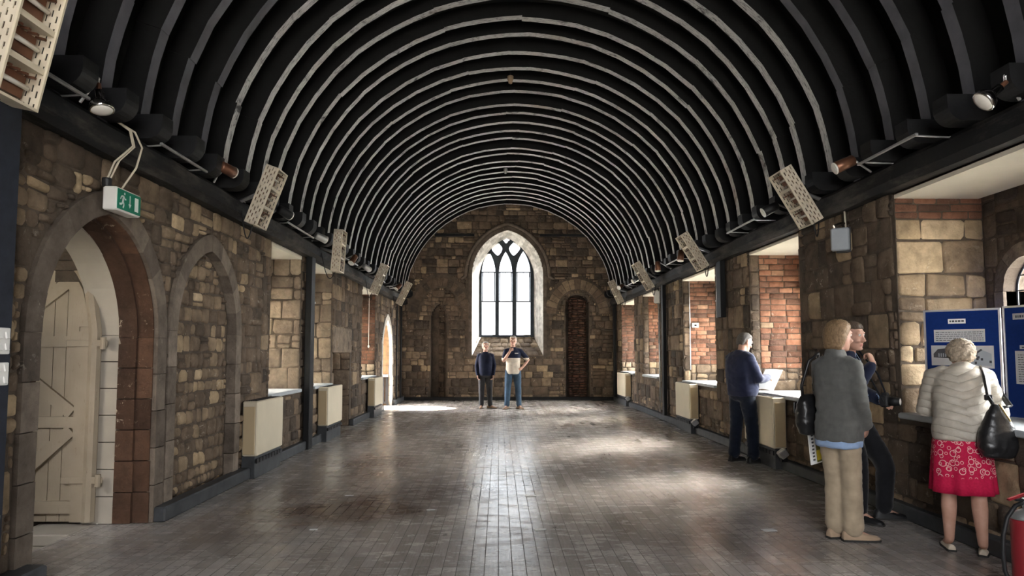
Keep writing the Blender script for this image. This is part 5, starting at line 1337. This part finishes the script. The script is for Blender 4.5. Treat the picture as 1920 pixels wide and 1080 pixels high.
# her black shoulder bag
def pouch(name, c, ux, uy, secs, mat, label, strap, sr=.012, flat=1.0, wr=.006, seed=3, cat='bag'):
    e = thing(name, c - ZU * .2, label, cat); mb = MB(); rs = []
    for z, rx, ry in secs: rs.append([c + ux * rx * abs(cos(t)) ** .7 * (1 if cos(t) > 0 else -1) + uy * ry * abs(sin(t)) ** .8 * (1 if sin(t) > 0 else -1) + ZU * z for t in [2 * pi * j / 24 for j in range(24)]])
    mb.rings(rs); me = fuse(mb, .009, 3, .5, wr, seed, 11, ROOT[e.name], [mat], 'bag_body'); o = bpy.data.objects.new('bag_body', me); COL.objects.link(o); o.parent = e
    mb = MB(); mb.smooth = True; mb.tube(strap, sr, 8, flat=flat); obj('strap', mb, mat, e); return e
lb_ = a.W((-.245, .0, .985)); ux, uy = a.D((.1, 1, 0)).normalized(), a.D((1, -.1, 0)).normalized()
e = pouch('shoulder_bag', lb_, ux, uy, [(-.17, .06, .03), (-.16, .10, .05), (-.08, .13, .075), (.02, .125, .075), (.10, .11, .055), (.14, .085, .03), (.15, .05, .02)], M['leather'], 'black leather shoulder bag hanging on the woman in grey',
    [lb_ + ux * .08 + ZU * .13, a.W((-.245, .07, 1.22)), a.W((-.19, .06, 1.40)), a.W((-.15, -.01, 1.482)), a.W((-.19, -.085, 1.42)), a.W((-.25, -.10, 1.22)), lb_ - ux * .08 + ZU * .13], .013)
mb = MB(); mb.box(lb_ - uy * .085 + ZU * .04, (.012, .16, .09), (uy, ux, ZU), bev=.005); obj('front_pocket', mb, M['leather'], e)
mb = MB(); mb.tube([lb_ - ux * .09 + ZU * .142, lb_ + ux * .09 + ZU * .142], .005, 6); obj('zip', mb, M['steel'], e)
# brochure in her left hand
bc = a.W((-.26, .13, .70)); bx = a.D((.15, 1, .12)).normalized(); bz = (ZU - bx * ZU.dot(bx)).normalized(); bn = bx.cross(bz)
e = thing('brochure', bc, 'folded white and yellow brochure held low by the woman in grey', 'brochure')
mb = MB(); mb.box(bc, (.19, .008, .27), (bx, bn, bz)); obj('cover', mb, M['paper'], e)
for s_ in (-1, 1):
    mb = MB(); mb.box(bc + bn * s_ * .0048 + bx * .015, (.075, .001, .25), (bx, bn, bz)); obj('green_panel', mb, plain('olive_print', (.16, .15, .03), .6) if s_ < 0 else bpy.data.materials['olive_print'], e)
    mb = MB(); mb.box(bc + bn * s_ * .0056 + bx * .01 - bz * .07, (.06, .001, .08), (bx, bn, bz)); obj('yellow_panel', mb, M['yellow'], e)
    mb = MB()
    for q in range(8): mb.box(bc + bn * s_ * .0048 - bx * .055 + bz * (-.1 + .028 * q), (.025, .001, .014), (bx, bn, bz))
    obj('lettering', mb, M['ink'], e)

# the man leaning by the wall behind her
a = Person((3.12, 6.05, 0), -46, .985, dict(pel=(0, -.06, .93), hipR=(.09, -.06, .885), hipL=(-.09, -.06, .885), chest=(.01, -.05, 1.27), neck=(.09, -.02, 1.45), head=(.17, .05, 1.585), shR=(.20, -.03, 1.365), shL=(-.13, -.06, 1.385), elR=(.27, .08, 1.10), wrR=(.20, .22, 1.355), elL=(-.23, -.02, 1.10), wrL=(-.05, .20, 1.02), knR=(.15, .06, .47), anR=(.17, .06, .085), knL=(-.10, .20, .47), anL=(-.08, .18, .085), toeR=10, toeL=-38), head_yaw=10, head_pitch=-6, wide=1.05)
lm = a
a.body('man in dark jacket and blue shirt leaning by the wall behind the woman in grey', hands=[('R', (-.5, -.45, 1), (-.25, -1, -.1), .9), ('L', (.55, .8, .05), (.2, -.3, -1), .7)])
a.top('shirt', M['blueshirt'], hem=.90, sleeve=(.060, .055, .05, .045, .036), seed=11)
def jk(mb):
    a.torso(mb, [(.855, .15, .11), (.86, .184, .138), (.95, .186, .140), (1.05, .178, .135), (1.2, .188, .134), (1.32, .194, .130), (1.40, .18, .114), (1.445, .125, .092), (1.475, .085, .08), (1.49, .075, .07)])
    for sd in 'RL': a.arm(mb, sd, (.072, .067, .060, .055, .046), frac=.95)
jo = a.garment('jacket', jk, [M['navy']], seed=12, wr=.005)
# open front: drop the panel over the shirt
bm = bmesh.new(); bm.from_mesh(jo.data); kill = []
for fc in bm.faces:
    q = fc.calc_center_median(); x, y, z = q.dot(a.r) / a.sc, q.dot(a.f) / a.sc, q.z / a.sc
    if y > -.02 and abs(x) < .075 + .05 * max(0, (z - 1.1) / .35) and z > .87 and fc.normal.dot(a.f) > .1: kill.append(fc)
bmesh.ops.delete(bm, geom=kill, context='FACES'); bm.to_mesh(jo.data); bm.free()
a.trousers(M['black'], rad=(.104, .100, .086, .078, .074, .068, .068), seed=13, wr=.006)
for sd in 'RL': a.shoe(sd, M['shoeblack'])
a.hairdo(M['hairbrown'], SHORT)
cc = a.W((.07, .27, 1.03)); e = thing('camera', cc, 'black camera held by the man leaning by the wall', 'camera')
ax = (a.r, a.f, ZU)
mb = MB(); mb.box(cc, (.14, .06, .095), ax, bev=.012); mb.box(cc + ZU * .055, (.05, .05, .04), ax, bev=.01); obj('camera_body', mb, M['black_soft'], e)
mb = MB(); mb.lathe(cc + a.f * .03, a.f, [(0, .036), (.05, .038), (.055, .034), (.08, .034), (.082, .028)], 18); ln = obj('lens_barrel', mb, M['black_soft'], e, smooth=True)
mb = MB(); mb.lathe(cc + a.f * .111, a.f, [(0, .028), (.002, .026), (.005, .001)], 18); obj('front_glass', mb, M['lamp_glass'], ln)
mb = MB(); mb.tube([cc + a.r * .07, a.W((.12, .16, 1.25)), a.W((.075, .02, 1.46)), a.W((0, -.11, 1.50)), a.W((-.075, .02, 1.46)), a.W((-.12, .16, 1.25)), cc - a.r * .07], .008, 6, flat=.4); obj('neck_strap', mb, M['black'], e, smooth=True)

# the lady in the quilted jacket at the display boards
p_ = at(1812, 1036, Z=0)
a = Person((p_.x, p_.y, 0), 66, .93, dict(chest=(.02, .08, 1.25), neck=(.05, .20, 1.39), head=(.075, .31, 1.49), shR=(.195, .15, 1.335), shL=(-.14, .15, 1.335), elR=(.29, .15, 1.05), wrR=(.20, .38, 1.08), elL=(-.21, .18, 1.06), wrL=(-.05, .40, 1.10), anR=(.105, -.03, .085), anL=(-.10, .05, .085), knR=(.095, .0, .49), knL=(-.09, .05, .49), toeR=14, toeL=-4), head_yaw=6, head_pitch=-42, wide=1.0)
ld = a
a.body('lady in a white quilted jacket bending towards the blue display board', hands=[('R', (-.3, 1, .1), (-1, 0, -.3), .5), ('L', (.3, 1, .1), (1, 0, -.3), .5)])
a.top('quilted_jacket', M['quilt'], hem=.86, sleeve=(.082, .077, .070, .064, .052), seed=14, wr=.007, wfreq=8, secs=[(.855, .165, .12), (.86, .196, .148), (.95, .196, .15), (1.05, .188, .142), (1.2, .192, .142), (1.32, .192, .14), (1.39, .176, .122), (1.43, .125, .10), (1.46, .085, .085), (1.50, .078, .08), (1.505, .06, .06)])
a.hairdo(M['hairsilver'], [(-.095, .060, -.03, -.095), (-.06, .086, -.005, -.115), (0, .100, .025, -.130), (.05, .102, .065, -.131), (.09, .092, .085, -.118), (.122, .070, .066, -.09), (.142, .034, .02, -.045)], .014, seed=6)
# skirt: an open cone with soft pleats and UVs for the ring print
mb = MB(); rs = []; n = 72
for z, rx, ry, am in ((.93, .150, .125, 0), (.90, .176, .142, 0), (.84, .196, .160, .002), (.74, .203, .166, .005), (.62, .208, .172, .009), (.52, .213, .178, .012), (.455, .217, .182, .014)):
    ring = []
    for j in range(n):
        t = 2 * pi * j / n; w = am * (sin(t * 7 + 1) + .6 * sin(t * 11 + 2)); ring.append(a.W((cos(t) * (rx + w), sin(t) * (ry + w) - .0 + .02, z)))
    rs.append(ring)
zs_ = (.93, .90, .84, .74, .62, .52, .455)
mb.rings(rs, cap=False); me = mb.mesh('skirt', [M['skirt']], a.loc); me.polygons.foreach_set('use_smooth', [True] * len(me.polygons))
uv = me.uv_layers.new(name='print')
for p2 in me.polygons:
    c_ = p2.center; base_t = atan2(c_.dot(a.f) - .02, c_.dot(a.r))
    for li in p2.loop_indices:
        co = me.vertices[me.loops[li].vertex_index].co; t = atan2(co.dot(a.f) / a.sc - .02, co.dot(a.r) / a.sc)
        while t - base_t > pi: t -= 2 * pi
        while t - base_t < -pi: t += 2 * pi
        uv.data[li].uv = (t * .19, co.z / a.sc - .455)
o = bpy.data.objects.new('skirt', me); COL.objects.link(o); o.parent = a.o; so = o.modifiers.new('thickness', 'SOLIDIFY'); so.thickness = .004
for sd in 'RL': a.shoe(sd, M['creamshoe'], kind='flat')
hb = a.W((.20, -.17, .93)); ux, uy = a.D((.95, .3, 0)).normalized(), a.D((.3, -.95, 0)).normalized()
e = pouch('handbag', hb, ux, uy, [(-.17, .05, .03), (-.16, .10, .055), (-.09, .125, .075), (0, .118, .075), (.09, .085, .055), (.16, .05, .035), (.20, .028, .02)], M['leather'], 'large slouchy black handbag hanging from the lady in the white jacket',
    [hb + ZU * .20 - ux * .02, a.W((.165, -.09, 1.20)), a.W((.165, .0, 1.34)), a.W((.17, .12, 1.415)), a.W((.20, .22, 1.37)), a.W((.285, .18, 1.25)), a.W((.33, .02, 1.12)), hb + ZU * .18 + ux * .05], .019, .45, wr=.005)
mb = MB(); mb.box(a.W((.168, -.098, 1.19)), (.05, .02, .04), (ux, uy, ZU), bev=.004); obj('buckle', mb, M['blackmetal'], e)
mb = MB(); mb.tube([hb + ZU * .20 - uy * -.04, hb + ZU * .09 + uy * .085 + ux * .04], .006, 6); obj('zip', mb, plain('brass_zip', (.45, .33, .14), .35, .9), e)
SKY_E = (.85, .88, .91); SKY_S = (7.6, 7.7, 8.0); SKY_W = (.45, .45, .45); SKY_K = 1.0; SUN_E = 7.0; GLOW_D = (.62, .50, .52); GLOW_W = 20; GLOW_K = 60; EXPO = 3.4
# unseen block added on the left: keeps the low sun off the bays, not off the far doorway
mb = MB(); mb.box((-10.5, 5.9, 3.6), (3, 23.2, 8.2))
struct('wall_courtyard', mb, M['plaster'], label='unseen block added outside the left bays to stop the sun')
# ------------------------------------------------------------------ daylight
W = bpy.data.worlds.new('sky'); SC.world = W; W.use_nodes = True
nt = W.node_tree; nt.nodes.clear()
out = nt.nodes.new('ShaderNodeOutputWorld'); bg = nt.nodes.new('ShaderNodeBackground')
tcw = nt.nodes.new('ShaderNodeTexCoord'); sp_ = nt.nodes.new('ShaderNodeSeparateXYZ')
rmp = nt.nodes.new('ShaderNodeValToRGB'); mr = nt.nodes.new('ShaderNodeMapRange')
nt.links.new(tcw.outputs['Generated'], sp_.inputs[0]); nt.links.new(sp_.outputs[1], mr.inputs[0])
mr.inputs[1].default_value = -1; mr.inputs[2].default_value = 1
# the overcast sky is brighter towards the west and the flanks than behind the end window
e_ = rmp.color_ramp.elements; e_[0].position = .0; e_[0].color = SKY_W + (1,); e_[1].position = 1; e_[1].color = SKY_E + (1,)
k_ = rmp.color_ramp.elements.new(.5); k_.color = SKY_S + (1,)
k_ = rmp.color_ramp.elements.new(.88); k_.color = SKY_E + (1,)
nt.links.new(mr.outputs[0], rmp.inputs[0])
# a bright break in the cloud, high on the right beyond the bays
dt = nt.nodes.new('ShaderNodeVectorMath'); dt.operation = 'DOT_PRODUCT'; dt.inputs[1].default_value = V(GLOW_D).normalized(); nt.links.new(tcw.outputs['Generated'], dt.inputs[0])
m2_ = nt.nodes.new('ShaderNodeMapRange'); m2_.interpolation_type = 'SMOOTHSTEP'; nt.links.new(dt.outputs['Value'], m2_.inputs[0])
m2_.inputs[1].default_value = cos(radians(GLOW_W)); m2_.inputs[2].default_value = cos(radians(3)); m2_.inputs[3].default_value = 0; m2_.inputs[4].default_value = GLOW_K
sc_ = nt.nodes.new('ShaderNodeVectorMath'); sc_.operation = 'SCALE'; sc_.inputs[0].default_value = (1, .97, .92); nt.links.new(m2_.outputs[0], sc_.inputs['Scale'])
ad_ = nt.nodes.new('ShaderNodeVectorMath'); ad_.operation = 'ADD'; nt.links.new(rmp.outputs[0], ad_.inputs[0]); nt.links.new(sc_.outputs[0], ad_.inputs[1])
nt.links.new(ad_.outputs[0], bg.inputs[0]); bg.inputs[1].default_value = SKY_K
nt.links.new(bg.outputs[0], out.inputs[0])
for i, (c, d, w, h) in enumerate(PORTALS):
    l = bpy.data.lights.new('sky_portal', 'AREA'); l.shape = 'RECTANGLE'; l.size = w; l.size_y = h; l.cycles.is_portal = True
    o = bpy.data.objects.new('sky_portal', l); COL.objects.link(o); o.location = c
    o.rotation_euler = d.to_track_quat('-Z', 'Z').to_euler()
l = bpy.data.lights.new('sun', 'SUN'); l.energy = SUN_E; l.angle = radians(.6); l.color = (1, .93, .82)
o = bpy.data.objects.new('sun', l); COL.objects.link(o); o.location = (-9, 15, 12)
o.rotation_euler = V((1, -.12, -.85)).to_track_quat('-Z', 'Y').to_euler()
SC.view_settings.view_transform = 'Standard'; SC.view_settings.look = 'None'; SC.view_settings.gamma = 1; SC.view_settings.exposure = EXPO
SC.view_settings.use_curve_mapping = False
SC.cycles.max_bounces = 10; SC.cycles.diffuse_bounces = 6; SC.cycles.transparent_max_bounces = 12; SC.cycles.glossy_bounces = 4
SC.cycles.sample_clamp_indirect = 8
